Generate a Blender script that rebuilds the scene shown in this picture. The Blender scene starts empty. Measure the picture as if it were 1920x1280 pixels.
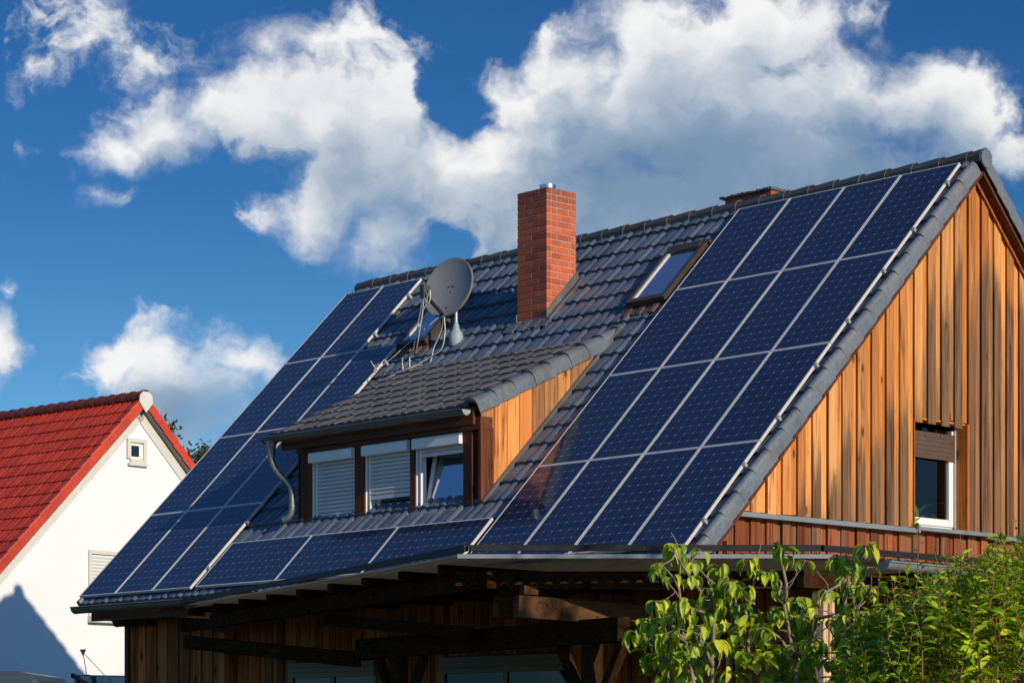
import bpy, math, random
from mathutils import Vector, Matrix, noise as mnoise
random.seed(7)
R = math.radians
G = 9.57                      # height of the roof frame's origin (top of the right solar field) above the ground
S2 = math.sqrt(0.5)
sc = bpy.context.scene
COL = sc.collection
CAM = Vector((24.36, -27.489, -7.923))
YAW = 0.8171
FPX, HOR = 4604.1, 1388.78
FW = Vector((-math.sin(YAW), math.cos(YAW), 0)); RT = Vector((math.cos(YAW), math.sin(YAW), 0))
SUN = Vector((3.3, -0.272, 1.188)).normalized()


def at(x, y, depth):          # a point the given number of metres in front of the viewpoint
    return CAM + FW * depth + RT * ((x - 960) / FPX * depth) + Vector((0, 0, (HOR - y) / FPX * depth))


# ------------------------------------------------------------------ mesh helpers
class MB:
    def __init__(s): s.v = []; s.f = []; s.uv = {}; s.sm = False
    def quad(s, a, b, c, d, uv=None):
        i = len(s.v); s.v += [Vector(a), Vector(b), Vector(c), Vector(d)]; s.f.append((i, i+1, i+2, i+3))
        if uv: s.uv[len(s.f)-1] = uv
    def tri(s, a, b, c):
        i = len(s.v); s.v += [Vector(a), Vector(b), Vector(c)]; s.f.append((i, i+1, i+2))
    def hexa(s, p):           # p: 8 points, bottom loop 0-3 and top loop 4-7
        i = len(s.v); s.v += [Vector(q) for q in p]
        for f in ((3,2,1,0),(4,5,6,7),(0,1,5,4),(1,2,6,5),(2,3,7,6),(3,0,4,7)): s.f.append(tuple(i+k for k in f))
    def box(s, x0, x1, y0, y1, z0, z1):
        s.hexa([(x0,y0,z0),(x1,y0,z0),(x1,y1,z0),(x0,y1,z0),(x0,y0,z1),(x1,y0,z1),(x1,y1,z1),(x0,y1,z1)])
    def tbox(s, T, x0, x1, y0, y1, z0, z1):
        s.hexa([T(*q) for q in [(x0,y0,z0),(x1,y0,z0),(x1,y1,z0),(x0,y1,z0),(x0,y0,z1),(x1,y0,z1),(x1,y1,z1),(x0,y1,z1)]])
    def beam(s, a, b, w, h, up=(0,0,1)):   # a bar of section w x h from a to b
        a = Vector(a); b = Vector(b); d = (b-a).normalized(); up = Vector(up)
        side = d.cross(up).normalized(); u = side.cross(d).normalized()
        o = [(-w/2,-h/2),(w/2,-h/2),(w/2,h/2),(-w/2,h/2)]
        s.hexa([a+side*x+u*y for x, y in o] + [b+side*x+u*y for x, y in o])
    def prism(s, poly, d):     # closed polygon extruded by vector d
        d = Vector(d); i = len(s.v); n = len(poly)
        s.v += [Vector(q) for q in poly] + [Vector(q)+d for q in poly]
        s.f.append(tuple(range(i+n-1, i-1, -1))); s.f.append(tuple(range(i+n, i+2*n)))
        for k in range(n): s.f.append((i+k, i+(k+1) % n, i+n+(k+1) % n, i+n+k))
    def tube(s, pts, rad, n=8, cap=True):
        pts = [Vector(q) for q in pts]; m = len(pts)
        if not hasattr(rad, '__len__'): rad = [rad]*m
        i0 = len(s.v); ref = None
        for k in range(m):
            d = (pts[min(k+1, m-1)]-pts[max(k-1, 0)]).normalized()
            if ref is None: ref = Vector((0,0,1)) if abs(d.z) < .9 else Vector((1,0,0))
            a = d.cross(ref).normalized(); b = a.cross(d).normalized(); ref = b
            for j in range(n):
                t = 2*math.pi*j/n
                s.v.append(pts[k]+(a*math.cos(t)+b*math.sin(t))*rad[k])
        for k in range(m-1):
            for j in range(n):
                s.f.append((i0+k*n+j, i0+k*n+(j+1) % n, i0+(k+1)*n+(j+1) % n, i0+(k+1)*n+j))
        if cap:
            s.f.append(tuple(i0+j for j in range(n-1, -1, -1))); s.f.append(tuple(i0+(m-1)*n+j for j in range(n)))
    def grid(s, rows):         # rows of points -> quads
        i0 = len(s.v); n = len(rows[0])
        for r in rows: s.v += [Vector(q) for q in r]
        for a in range(len(rows)-1):
            for b in range(n-1): s.f.append((i0+a*n+b, i0+a*n+b+1, i0+(a+1)*n+b+1, i0+(a+1)*n+b))
    def build(s, name, mat, parent=None, smooth=False, local=False, bevel=0):
        off = Vector((0,0,0)) if local else Vector((0,0,G)) - (worldloc(parent) if parent else Vector())
        me = bpy.data.meshes.new(name)
        me.from_pydata([tuple(q+off) for q in s.v], [], s.f)
        if s.uv:
            l = me.uv_layers.new(name='UVMap')
            for fi, uvs in s.uv.items():
                p = me.polygons[fi]
                for k, li in enumerate(p.loop_indices): l.data[li].uv = uvs[k]
        if smooth:
            for p in me.polygons: p.use_smooth = True
        me.materials.append(mat); me.update()
        o = bpy.data.objects.new(name, me); COL.objects.link(o)
        if parent: o.parent = parent
        if smooth == 'auto':
            for p in me.polygons: p.use_smooth = True
            me.set_sharp_from_angle(angle=R(35))
        if bevel:
            b = o.modifiers.new('bevel', 'BEVEL'); b.width = bevel; b.segments = 1; b.limit_method = 'ANGLE'
        return o


def worldloc(o):
    v = Vector()
    while o: v += o.location; o = o.parent
    return v


def thing(name, loc, label, cat, group=None, rot=(0,0,0)):
    o = bpy.data.objects.new(name, None); COL.objects.link(o)
    o.location = (loc[0], loc[1], loc[2]+G); o.rotation_euler = rot; o.empty_display_size = .3
    o['label'] = label; o['category'] = cat
    if group: o['group'] = group
    return o


# ------------------------------------------------------------------ node helpers
class NT:
    def __init__(s, tree): s.t = tree; s.n = tree.nodes; s.l = tree.links
    def new(s, typ, **kw):
        n = s.n.new(typ)
        for k, v in kw.items(): setattr(n, k, v)
        return n
    def put(s, sock, v):
        if hasattr(v, 'is_output') or hasattr(v, 'links'): s.l.new(v, sock)
        else: sock.default_value = v
    def math(s, op, a, b=None, c=None, clamp=False):
        n = s.new('ShaderNodeMath', operation=op, use_clamp=clamp)
        for k, v in enumerate((a, b, c)):
            if v is not None: s.put(n.inputs[k], v)
        return n.outputs[0]
    def vmath(s, op, a, b=None, scale=None):
        n = s.new('ShaderNodeVectorMath', operation=op)
        s.put(n.inputs[0], a)
        if b is not None: s.put(n.inputs[1], b)
        if scale is not None: s.put(n.inputs['Scale'], scale)
        return n.outputs['Value'] if op in ('LENGTH', 'DOT_PRODUCT', 'DISTANCE') else n.outputs[0]
    def noise(s, vec, scale, detail=2, rough=.5, out='Fac', dist=0):
        n = s.new('ShaderNodeTexNoise'); s.put(n.inputs['Vector'], vec); n.inputs['Scale'].default_value = scale
        n.inputs['Detail'].default_value = detail; n.inputs['Roughness'].default_value = rough; n.inputs['Distortion'].default_value = dist
        return n.outputs[out]
    def ss(s, v, a, b, lo=0., hi=1.):
        n = s.new('ShaderNodeMapRange', interpolation_type='SMOOTHSTEP'); s.put(n.inputs['Value'], v)
        s.put(n.inputs['From Min'], a); s.put(n.inputs['From Max'], b); n.inputs['To Min'].default_value = lo; n.inputs['To Max'].default_value = hi
        return n.outputs[0]
    def mix(s, f, a, b, mode='MIX'):
        n = s.new('ShaderNodeMix', data_type='RGBA', blend_type=mode)
        s.put(n.inputs['Factor'], f); s.put(n.inputs['A'], a); s.put(n.inputs['B'], b)
        return n.outputs['Result']
    def ramp(s, f, stops):
        n = s.new('ShaderNodeValToRGB'); s.put(n.inputs[0], f); e = n.color_ramp.elements
        while len(e) < len(stops): e.new(.5)
        for k, (p, c) in enumerate(stops): e[k].position = p; e[k].color = (*c, 1)
        return n.outputs[0]
    def sep(s, v):
        n = s.new('ShaderNodeSeparateXYZ'); s.put(n.inputs[0], v); return n.outputs
    def comb(s, x, y, z):
        n = s.new('ShaderNodeCombineXYZ')
        for k, v in enumerate((x, y, z)): s.put(n.inputs[k], v)
        return n.outputs[0]
    def coord(s, out='Object'): return s.new('ShaderNodeTexCoord').outputs[out]
    def island(s): return s.new('ShaderNodeNewGeometry').outputs['Random Per Island']


def c4(c): return (*c, 1)


def mat(name):
    m = bpy.data.materials.new(name); m.use_nodes = True
    t = NT(m.node_tree); b = m.node_tree.nodes['Principled BSDF']
    return m, t, b


def bump(t, b, h, strength, dist):
    n = t.new('ShaderNodeBump'); t.put(n.inputs['Height'], h); n.inputs['Strength'].default_value = strength; n.inputs['Distance'].default_value = dist
    t.l.new(n.outputs[0], b.inputs['Normal'])


def simple(name, col, rough=.5, metal=0., var=.12, scale=6., spec=.5, bmp=0.):
    m, t, b = mat(name)
    o = t.coord()
    f = t.noise(o, scale, 5, .6)
    g = t.noise(o, scale*.17, 3, .5)
    f = t.math('ADD', t.math('MULTIPLY', f, .6), t.math('MULTIPLY', g, .4))
    lo = tuple(max(0, c*(1-var*2)) for c in col); hi = tuple(min(1, c*(1+var*1.2)) for c in col)
    t.l.new(t.ramp(f, [(.3, lo), (.7, hi)]), b.inputs['Base Color'])
    b.inputs['Roughness'].default_value = rough; b.inputs['Metallic'].default_value = metal; b.inputs['Specular IOR Level'].default_value = spec
    if bmp: bump(t, b, t.noise(o, scale*4, 4, .6), bmp, .01)
    return m


def wood(name, light, dark, grey=0., rake=False, shift=0., greylo=(.032,.022,.015), greyhi=(.25,.165,.10), axis='Z', rough=.62, var=1., spec=.16):
    m, t, b = mat(name)
    o = t.coord(); rnd = t.island()
    off = t.comb(t.math('MULTIPLY', rnd, 37.), t.math('MULTIPLY', rnd, 91.), t.math('MULTIPLY', rnd, 53.))
    sc1 = {'Z': (1,1,.035), 'X': (.035,1,1), 'Y': (1,.035,1)}[axis]
    v = t.vmath('ADD', t.vmath('MULTIPLY', o, sc1), off)
    v2 = t.vmath('ADD', t.vmath('MULTIPLY', o, tuple(1 if q == 1 else .22 for q in sc1)), off)
    v3 = t.vmath('ADD', t.vmath('MULTIPLY', o, tuple(1 if q == 1 else .42 for q in sc1)), off)
    fine = t.noise(v, 58, 4, .65, dist=.5); midg = t.noise(v, 21, 4, .62, dist=.9)
    broad = t.noise(v, 9, 3, .55, dist=1.2)
    blot = t.noise(v2, 3.2, 4, .6)
    vor = t.new('ShaderNodeTexVoronoi'); t.l.new(v3, vor.inputs['Vector']); vor.inputs['Scale'].default_value = 4.2
    knot = t.math('MULTIPLY', t.ss(vor.outputs['Distance'], .07, .15, 1, 0), t.math('GREATER_THAN', t.sep(vor.outputs['Color'])[0], .42))
    halo = t.math('MULTIPLY', t.ss(vor.outputs['Distance'], .08, .32, 1, 0), t.math('GREATER_THAN', t.sep(vor.outputs['Color'])[0], .42))
    f = t.math('ADD', t.math('MULTIPLY', fine, .25), t.math('ADD', t.math('MULTIPLY', midg, .45), t.math('MULTIPLY', broad, .30)))
    f = t.math('ADD', f, t.math('MULTIPLY', t.math('SUBTRACT', rnd, .5), .22*var))
    col = t.ramp(f, [(.36, dark), (.46, tuple(.4*a+.6*c for a, c in zip(light, dark))), (.55, light), (.68, tuple(min(1, a*1.2+.02) for a in light))])
    rb = t.math('FRACT', t.math('MULTIPLY', rnd, 17.31))
    col = t.mix(t.math('MULTIPLY', t.ss(rb, .55, 1.), .45*var), col, c4(tuple(a*q for a, q in zip(light, (.62,.42,.3)))))
    col = t.mix(t.math('MULTIPLY', t.ss(t.math('FRACT', t.math('MULTIPLY', rnd, 29.7)), .5, 1.), .6*var), col, t.mix(f, c4(tuple(c*1.1 for c in dark)), c4(tuple(min(1, a*q) for a, q in zip(light, (1.12,1.6,2.3))))))
    col = t.mix(t.math('MULTIPLY', halo, .35), col, c4(tuple(c*.8 for c in dark)))
    if grey > 0:
        w = t.math('ADD', t.math('MULTIPLY', blot, .72), t.math('MULTIPLY', t.math('FRACT', t.math('MULTIPLY', rnd, 7.7)), .80))
        w = t.math('ADD', w, t.math('ADD', t.math('MULTIPLY', broad, .5), t.math('MULTIPLY', t.math('SUBTRACT', midg, .5), 1.1)))
        if rake:
            x, y, z = t.sep(o)
            dep = t.math('SUBTRACT', t.math('SUBTRACT', 9.55, t.math('ABSOLUTE', t.math('SUBTRACT', y, .27))), z)
            w = t.math('ADD', w, t.ss(dep, .15, 2.2, -.62, .22))
            w = t.math('ADD', w, t.ss(z, 4.4, 6.6, .28, 0))
            w = t.math('ADD', w, t.ss(y, -3.8, .5, -.12, .14))
        else: w = t.math('ADD', w, -.12)
        w = t.math('MULTIPLY', t.ss(w, .92-shift, 1.26-shift), grey)
        gc = t.ramp(t.math('ADD', t.math('MULTIPLY', midg, .8), t.math('MULTIPLY', blot, .25)), [(.38, greylo), (.50, tuple(.5*a+.5*c for a, c in zip(greylo, greyhi))), (.66, greyhi)])
        col = t.mix(w, col, gc)
    streak = t.noise(v, 30, 4, .62, dist=.4)
    col = t.mix(t.math('MULTIPLY', t.ss(streak, .55, .63), t.ss(blot, .40, .6, .12, .85)), col, c4(tuple(c*.42 for c in dark)))
    col = t.mix(t.math('MULTIPLY', knot, .9), col, c4(tuple(c*.28 for c in dark)))
    t.l.new(col, b.inputs['Base Color'])
    b.inputs['Roughness'].default_value = rough; b.inputs['Specular IOR Level'].default_value = spec
    bump(t, b, f, .5, .01)
    return m


M = {}
M['board'] = wood('larch_boards', (.66,.30,.095), (.33,.115,.03), grey=.92, rake=True, shift=.20, greylo=(.02,.013,.008), greyhi=(.19,.115,.065))
M['board_back'] = wood('sheltered_larch_boards', (.72,.29,.07), (.42,.14,.03), grey=.75, rake=True, shift=-.12)
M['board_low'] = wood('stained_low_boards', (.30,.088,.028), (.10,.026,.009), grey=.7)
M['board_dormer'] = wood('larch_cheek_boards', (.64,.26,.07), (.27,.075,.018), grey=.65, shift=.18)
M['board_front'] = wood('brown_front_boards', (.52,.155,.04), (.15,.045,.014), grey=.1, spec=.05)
M['darkwood'] = wood('dark_brown_stain', (.13,.042,.018), (.055,.018,.009), axis='X')
M['darkwood_v'] = wood('dark_brown_stain_upright', (.12,.036,.015), (.06,.02,.01), axis='Z')
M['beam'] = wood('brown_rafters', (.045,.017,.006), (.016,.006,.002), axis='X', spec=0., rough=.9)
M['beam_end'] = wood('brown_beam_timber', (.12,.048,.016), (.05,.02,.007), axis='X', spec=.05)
M['freshwood'] = wood('pale_post_timber', (.62,.36,.17), (.4,.2,.08), axis='Z')
M['orangewood'] = wood('varnished_reveal', (.55,.17,.03), (.28,.075,.014), axis='Z', var=.4)
M['zinc'] = simple('grey_zinc', (.17,.185,.19), .42, .55, .1, 3.)
M['zinc_light'] = simple('pale_zinc', (.42,.45,.47), .4, .35, .1, 3.)
M['lead'] = simple('lead_flashing', (.16,.17,.18), .5, .4, .25, 8., bmp=.3)
M['trim_zinc'] = simple('dull_zinc', (.24,.26,.275), .45, .3, .12, 3.)
M['dark_metal'] = simple('anthracite_metal', (.014,.015,.018), .6, 0., .15, 4., .25)
M['white_pvc'] = simple('white_plastic', (.74,.74,.72), .35, 0, .03, 4.)
M['grey_pvc'] = simple('greyed_white_slats', (.6,.61,.6), .4, 0, .05, 4.)
M['steel'] = simple('bright_steel', (.75,.76,.78), .22, 1., .05, 6.)
M['alu'] = simple('panel_frame_aluminium', (.60,.595,.58), .42, .1, .05, 5.)
M['brown_slats'] = simple('brown_blind_slats', (.085,.052,.034), .5, 0, .15, 5.)
M['brown_metal'] = simple('brown_window_cover', (.075,.055,.045), .42, .3, .12, 5.)
M['dish'] = simple('grey_dish_paint', (.18,.192,.208), .4, 0, .06, 3.)
M['dish_rim'] = simple('grey_dish_edge', (.17,.165,.155), .42, 0, .06, 3.)
M['lnb'] = simple('dark_green_plastic', (.035,.055,.055), .5, 0, .1, 9.)
M['cable'] = simple('cream_cable', (.62,.58,.48), .5, 0, .05, 9.)
M['boot'] = simple('grey_blue_boot', (.26,.36,.38), .6, 0, .08, 6.)
M['mortar'] = simple('mortar', (.40,.29,.22), .9, 0, .2, 30.)
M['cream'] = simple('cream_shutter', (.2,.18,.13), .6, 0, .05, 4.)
M['interior'] = simple('dark_room', (.015,.014,.013), .9, 0, .2, 2.)
M['offwhite'] = simple('cream_surround', (.58,.57,.53), .6, 0, .05, 6.)
M['sheet'] = simple('corrugated_sheet', (.36,.31,.25), .55, 0, .2, 2.)
m_ = M['sheet']; q_ = NT(m_.node_tree); tl = q_.new('ShaderNodeBsdfTranslucent'); tl.inputs[0].default_value = (.5,.42,.32,1); ms = q_.new('ShaderNodeMixShader'); ms.inputs[0].default_value = .07
q_.l.new(m_.node_tree.nodes['Principled BSDF'].outputs[0], ms.inputs[1]); q_.l.new(tl.outputs[0], ms.inputs[2]); q_.l.new(ms.outputs[0], m_.node_tree.nodes['Material Output'].inputs[0])
M['ground'] = None

# plaster
m, t, b = mat('white_render'); o = t.coord()
f = t.math('ADD', t.math('MULTIPLY', t.noise(o, .5, 4, .6), .7), t.math('MULTIPLY', t.noise(o, 7, 3, .6), .3))
t.l.new(t.ramp(f, [(.3, (.69,.71,.74)), (.7, (.76,.775,.80))]), b.inputs['Base Color']); b.inputs['Roughness'].default_value = .85
bump(t, b, t.noise(o, 90, 3, .6), .25, .006); M['plaster'] = m


def tile_mat(name, cols, spot, spotcol, rough, moss=0.):
    m, t, b = mat(name); o = t.coord(); r = t.island()
    base = t.ramp(r, [(0, cols[0]), (.5, cols[1]), (1, cols[2])])
    n1 = t.noise(o, 2.1, 5, .6); n2 = t.noise(o, 60, 4, .7); n3 = t.noise(o, 17, 4, .7)
    base = t.mix(t.ss(n1, .42, .72, 0, .55), base, c4(tuple(c*.62 for c in cols[1])))
    base = t.mix(t.ss(n3, .45, .75, 0, .35), base, c4(tuple(c*1.5 for c in cols[2])))
    sp = t.math('MULTIPLY', t.ss(n2, .62, .7), t.ss(t.noise(o, 5., 3, .6), .45, .62))
    base = t.mix(t.math('MULTIPLY', sp, spot), base, c4(spotcol))
    if moss:
        base = t.mix(t.math('MULTIPLY', t.ss(t.noise(o, 3.3, 5, .7), .5, .62), moss), base, (.085,.065,.03, 1))
    t.l.new(base, b.inputs['Base Color'])
    t.l.new(t.ss(n3, .3, .7, rough-.06, rough+.14), b.inputs['Roughness'])
    bump(t, b, t.math('ADD', n2, n3), .18, .004)
    return m


M['tile'] = tile_mat('anthracite_tiles', [(.060,.089,.137), (.084,.119,.175), (.112,.136,.170)], .5, (.3,.31,.3), .30)
M['tile_old'] = tile_mat('weathered_dormer_tiles', [(.085,.088,.095), (.102,.104,.108), (.118,.112,.105)], .85, (.38,.36,.32), .6, .25)
M['verge'] = tile_mat('verge_tiles', [(.105,.135,.172), (.122,.15,.185), (.138,.152,.168)], .9, (.36,.35,.3), .42, .3)
M['ridge'] = tile_mat('ridge_tiles', [(.062,.064,.068), (.074,.074,.076), (.085,.08,.072)], .95, (.3,.27,.21), .5, .5)
M['red_tile'] = tile_mat('red_tiles', [(.34,.026,.008), (.44,.036,.010), (.52,.048,.013)], .0, (.3,.1,.08), .5)
M['red_ridge'] = tile_mat('red_ridge_tiles', [(.17,.03,.022), (.2,.03,.022), (.15,.035,.028)], .6, (.2,.15,.13), .6, .4)

# bricks
m, t, b = mat('red_bricks'); o = t.coord(); r = t.island()
n = t.noise(o, 22, 5, .65); n2 = t.noise(o, 120, 3, .6)
c = t.ramp(r, [(0, (.30,.055,.028)), (.3, (.47,.088,.034)), (.75, (.56,.115,.042)), (1, (.36,.085,.05))])
c = t.mix(t.ss(n, .5, .75, 0, .55), c, (.22,.05,.026,1)); c = t.mix(t.ss(n, .2, .38, .5, 0), c, (.52,.2,.11,1))
x, y, z = t.sep(o)
c = t.mix(t.math('MULTIPLY', t.ss(z, 9.6, 10.12), t.ss(n, .36, .6, .2, .85)), c, (.16,.06,.035,1))
t.l.new(c, b.inputs['Base Color']); b.inputs['Roughness'].default_value = .85
bump(t, b, t.math('ADD', n, n2), .4, .006); M['brick'] = m

# solar glass: 6 x 12 cells, busbars, pale gaps and corner diamonds, in the glass's own metres
m, t, b = mat('solar_cells'); uv = t.coord('UV'); x, y, z = t.sep(uv)
PX, PY = .952/6, 1.916/12
cx = t.math('DIVIDE', x, PX); cy = t.math('DIVIDE', y, PY)
ax = t.math('ABSOLUTE', t.math('SUBTRACT', t.math('FRACT', cx), .5)); ay = t.math('ABSOLUTE', t.math('SUBTRACT', t.math('FRACT', cy), .5))
gap = t.math('MAXIMUM', t.math('GREATER_THAN', ax, .5-.010), t.math('GREATER_THAN', ay, .5-.013))
dia = t.math('GREATER_THAN', t.math('ADD', ax, ay), 1.-.085)
bb = t.math('LESS_THAN', t.math('ABSOLUTE', t.math('SUBTRACT', t.math('FRACT', t.math('MULTIPLY', t.math('FRACT', cx), 3.)), .5)), .028)
wn = t.new('ShaderNodeTexWhiteNoise', noise_dimensions='3D')
oi = t.new('ShaderNodeObjectInfo')
t.l.new(t.comb(t.math('FLOOR', cx), t.math('FLOOR', cy), t.math('MULTIPLY', oi.outputs['Random'], 99.)), wn.inputs['Vector'])
cell = t.mix(wn.outputs['Value'], (.0058,.0145,.047,1), (.008,.019,.060,1))
cell = t.mix(1., cell, t.ramp(oi.outputs['Random'], [(0, (.78,.82,.86)), (1, (1.15,1.12,1.08))]), 'MULTIPLY')
cell = t.mix(t.ss(t.noise(t.coord(), 1.4, 4, .6), .3, .8, 0, .5), cell, (.007,.015,.058,1))
col = t.mix(bb, cell, (.05,.065,.11,1))
col = t.mix(gap, col, (.13,.12,.14,1)); col = t.mix(dia, col, (.36,.30,.25,1))
dust = t.noise(t.coord(), 7., 5, .65)
streaks = t.noise(t.vmath('MULTIPLY', t.coord(), (9., .8, 1.)), 3., 4, .6)
col = t.mix(t.math('ADD', t.ss(dust, .4, .8, .0, .03), t.ss(streaks, .55, .8, 0., .03)), col, (.4,.38,.35,1))
t.l.new(col, b.inputs['Base Color']); t.l.new(t.ss(dust, .3, .8, .05, .14), b.inputs['Roughness']); b.inputs['IOR'].default_value = 1.5
M['cells'] = m

# window glass: reflects the sky, dark behind
def glass(name, tint, rough=.02, spec=1., coat=0.):
    m, t, b = mat(name)
    b.inputs['Base Color'].default_value = c4(tint); b.inputs['Roughness'].default_value = rough; b.inputs['IOR'].default_value = 1.52
    b.inputs['Metallic'].default_value = 0; b.inputs['Specular IOR Level'].default_value = spec
    bump(t, b, t.noise(t.coord(), 1.6, 2, .5), .04, .02)
    if coat:                                   # coated glazing mirrors more of the sky than bare glass
        out = m.node_tree.nodes['Material Output']; gl = t.new('ShaderNodeBsdfGlossy'); gl.inputs['Roughness'].default_value = rough; gl.inputs['Color'].default_value = (.75,.82,.95,1)
        ms = t.new('ShaderNodeMixShader'); ms.inputs[0].default_value = coat
        t.l.new(b.outputs[0], ms.inputs[1]); t.l.new(gl.outputs[0], ms.inputs[2]); t.l.new(ms.outputs[0], out.inputs[0])
    return m
M['glass'] = glass('window_glass', (.012,.016,.022), .02, 1., .36)
M['sky_glass'] = glass('roof_window_glass', (.10,.105,.15), .03, 1., .5)
M['glass_dark'] = glass('small_window_glass', (.006,.007,.01), .06, .6)
m, t, b = mat('clear_pane'); out = m.node_tree.nodes['Material Output']
tr = t.new('ShaderNodeBsdfTransparent'); gl = t.new('ShaderNodeBsdfGlossy'); gl.inputs['Roughness'].default_value = .02
fr = t.new('ShaderNodeFresnel'); fr.inputs[0].default_value = 1.5
tr.inputs[0].default_value = (.8,.84,.83,1)
ms = t.new('ShaderNodeMixShader'); t.l.new(fr.outputs[0], ms.inputs[0]); t.l.new(tr.outputs[0], ms.inputs[1]); t.l.new(gl.outputs[0], ms.inputs[2]); t.l.new(ms.outputs[0], out.inputs[0])
M['clear'] = m
m, t, b = mat('wired_roof_glass'); n = t.noise(t.coord(), 26, 5, .7)
t.l.new(t.ramp(n, [(.35, (.16,.19,.2)), (.62, (.42,.46,.47)), (.75, (.62,.64,.62))]), b.inputs['Base Color']); b.inputs['Roughness'].default_value = .15
M['roofglass'] = m


def leaf_mat(name, c0, c1, c2, trans=.45, rough=.42):
    m, t, b = mat(name); r = t.island()
    col = t.ramp(r, [(0, c0), (.5, c1), (.86, c2), (1, tuple(min(1, q*1.35) for q in c2))])
    col = t.mix(t.ss(t.noise(t.coord(), 30, 3, .6), .4, .7, 0, .3), col, c4(tuple(q*.7 for q in c0)))
    t.l.new(col, b.inputs['Base Color']); b.inputs['Roughness'].default_value = rough; b.inputs['Specular IOR Level'].default_value = .45
    tl = t.new('ShaderNodeBsdfTranslucent'); t.l.new(t.mix(1., col, (1.25,1.3,.5,1), 'MULTIPLY'), tl.inputs[0])
    ms = t.new('ShaderNodeMixShader'); ms.inputs[0].default_value = trans
    out = m.node_tree.nodes['Material Output']
    t.l.new(b.outputs[0], ms.inputs[1]); t.l.new(tl.outputs[0], ms.inputs[2]); t.l.new(ms.outputs[0], out.inputs[0])
    return m
M['leaf_big'] = leaf_mat('heart_leaves', (.10,.22,.014), (.30,.43,.022), (.54,.57,.035), .3)
M['leaf_small'] = leaf_mat('lance_leaves', (.10,.25,.012), (.32,.48,.018), (.57,.65,.03), .28)
M['leaf_tree'] = leaf_mat('tree_leaves', (.03,.055,.012), (.06,.08,.018), (.12,.09,.03), .3, .6)
M['leaf_plant'] = leaf_mat('plant_leaves', (.07,.18,.02), (.14,.28,.03), (.3,.36,.04), .35)
M['bark'] = simple('grey_bark', (.24,.19,.14), .85, 0, .25, 20., bmp=.4)
M['bark_red'] = simple('reddish_stems', (.22,.09,.045), .7, 0, .25, 20.)
M['bark_dark'] = simple('tree_bark', (.12,.095,.075), .9, 0, .3, 8., bmp=.4)
m, t, b = mat('lawn'); n = t.noise(t.coord(), .6, 6, .65)
t.l.new(t.ramp(n, [(.3, (.035,.06,.018)), (.7, (.085,.115,.035))]), b.inputs['Base Color']); b.inputs['Roughness'].default_value = .95; M['ground'] = m
M['van'] = simple('slate_blue_paint', (.045,.07,.085), .3, .1, .06, 1.)
M['blue'] = simple('dark_blue_plastic', (.02,.035,.13), .35, 0, .05, 5.)
M['red'] = simple('red_plastic', (.45,.02,.02), .4, 0, .05, 5.)
M['tyre'] = simple('tyre_rubber', (.02,.02,.02), .85, 0, .1, 9.)

# ------------------------------------------------------------------ ground
g = MB(); g.quad((-1500,-1500,-G), (1500,-1500,-G), (1500,1500,-G), (-1500,1500,-G))
go = g.build('ground', M['ground']); go['kind'] = 'structure'; go['label'] = 'flat green lawn spreading around the houses'; go['category'] = 'ground'

# ------------------------------------------------------------------ the timber house
Y0 = .27                                     # ridge line
XL, XR = -9.1, 4.24                          # roof ends
def roof(u, s, n=0.): return Vector((u, -S2*s - S2*n, -S2*s + S2*n))
def roofb(u, s, n=0.): return Vector((u, 2*Y0 + S2*s + S2*n, -S2*s + S2*n))   # the rear slope, mirrored

house = thing('timber_house', (-2.4, .3, -G), 'timber clad house with dark tiled roof covered in solar panels and a red brick chimney', 'house')


def bumpf(t):
    if t < .60: q = t/.60; return .8*math.sin(math.pi*q)**.36
    q = (t-.62)/.36
    return 1.05*math.sin(math.pi*min(1, max(0, q)))**.5 if 0 < q < 1 else 0.


def tiles(P, u0, u1, s0, s1, w=.40, c=.40, base=-.14, h=.042, K=20, lift=.046, jit=1.):
    """P(u,s,n) -> point; one island per tile, courses stepped over one another"""
    mb = MB(); nc = int(math.ceil((s1-s0)/c)); nu = int(math.ceil((u1-u0)/w))
    rr = random.Random(int(u0*100)+int(s1*77))
    for a in range(nc):
        sb = s1 - a*c; st = max(s0, sb-c-.07)
        for k in range(nu):
            ua = u0+k*w; ub = min(u1, ua+w)
            dl = rr.uniform(-.004, .004)*jit; ds = rr.uniform(-.006, .006)*jit; tw = rr.uniform(-.004, .004)*jit
            rows = []
            for (sv, lv) in ((st, 0.), ((st+sb)/2+ds, .5), (sb+ds-.006, 1.), (sb+ds, .93), (sb+ds, -.15)):
                r = []
                for j in range(K+1):
                    q = j/K; uu = ua+(ub-ua)*q
                    if uu > ub: uu = ub
                    hh = h*bumpf(q*(ub-ua)/w)
                    r.append(P(uu, sv, base + hh*(1 if lv > -.1 else .55) + lift*lv + dl + tw*(q-.5)))
                rows.append(r)
            mb.grid(rows)
    return mb


tiles(roof, XL, XR-.07, -.28, 8.03).build('roof_tiles', M['tile'], house, smooth='auto')
tiles(roofb, XL, XR-.1, -.28, 7.9, K=8).build('roof_tiles', M['tile'], house, smooth='auto')
mb = MB()                                    # boarding below the tiles, closes the roof
for P in (roof, roofb):
    mb.tbox(P, XL+.03, XR-.06, -.28, 7.95, -.26, -.145)
mb.build('roof_boarding', M['darkwood'], house)


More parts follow.
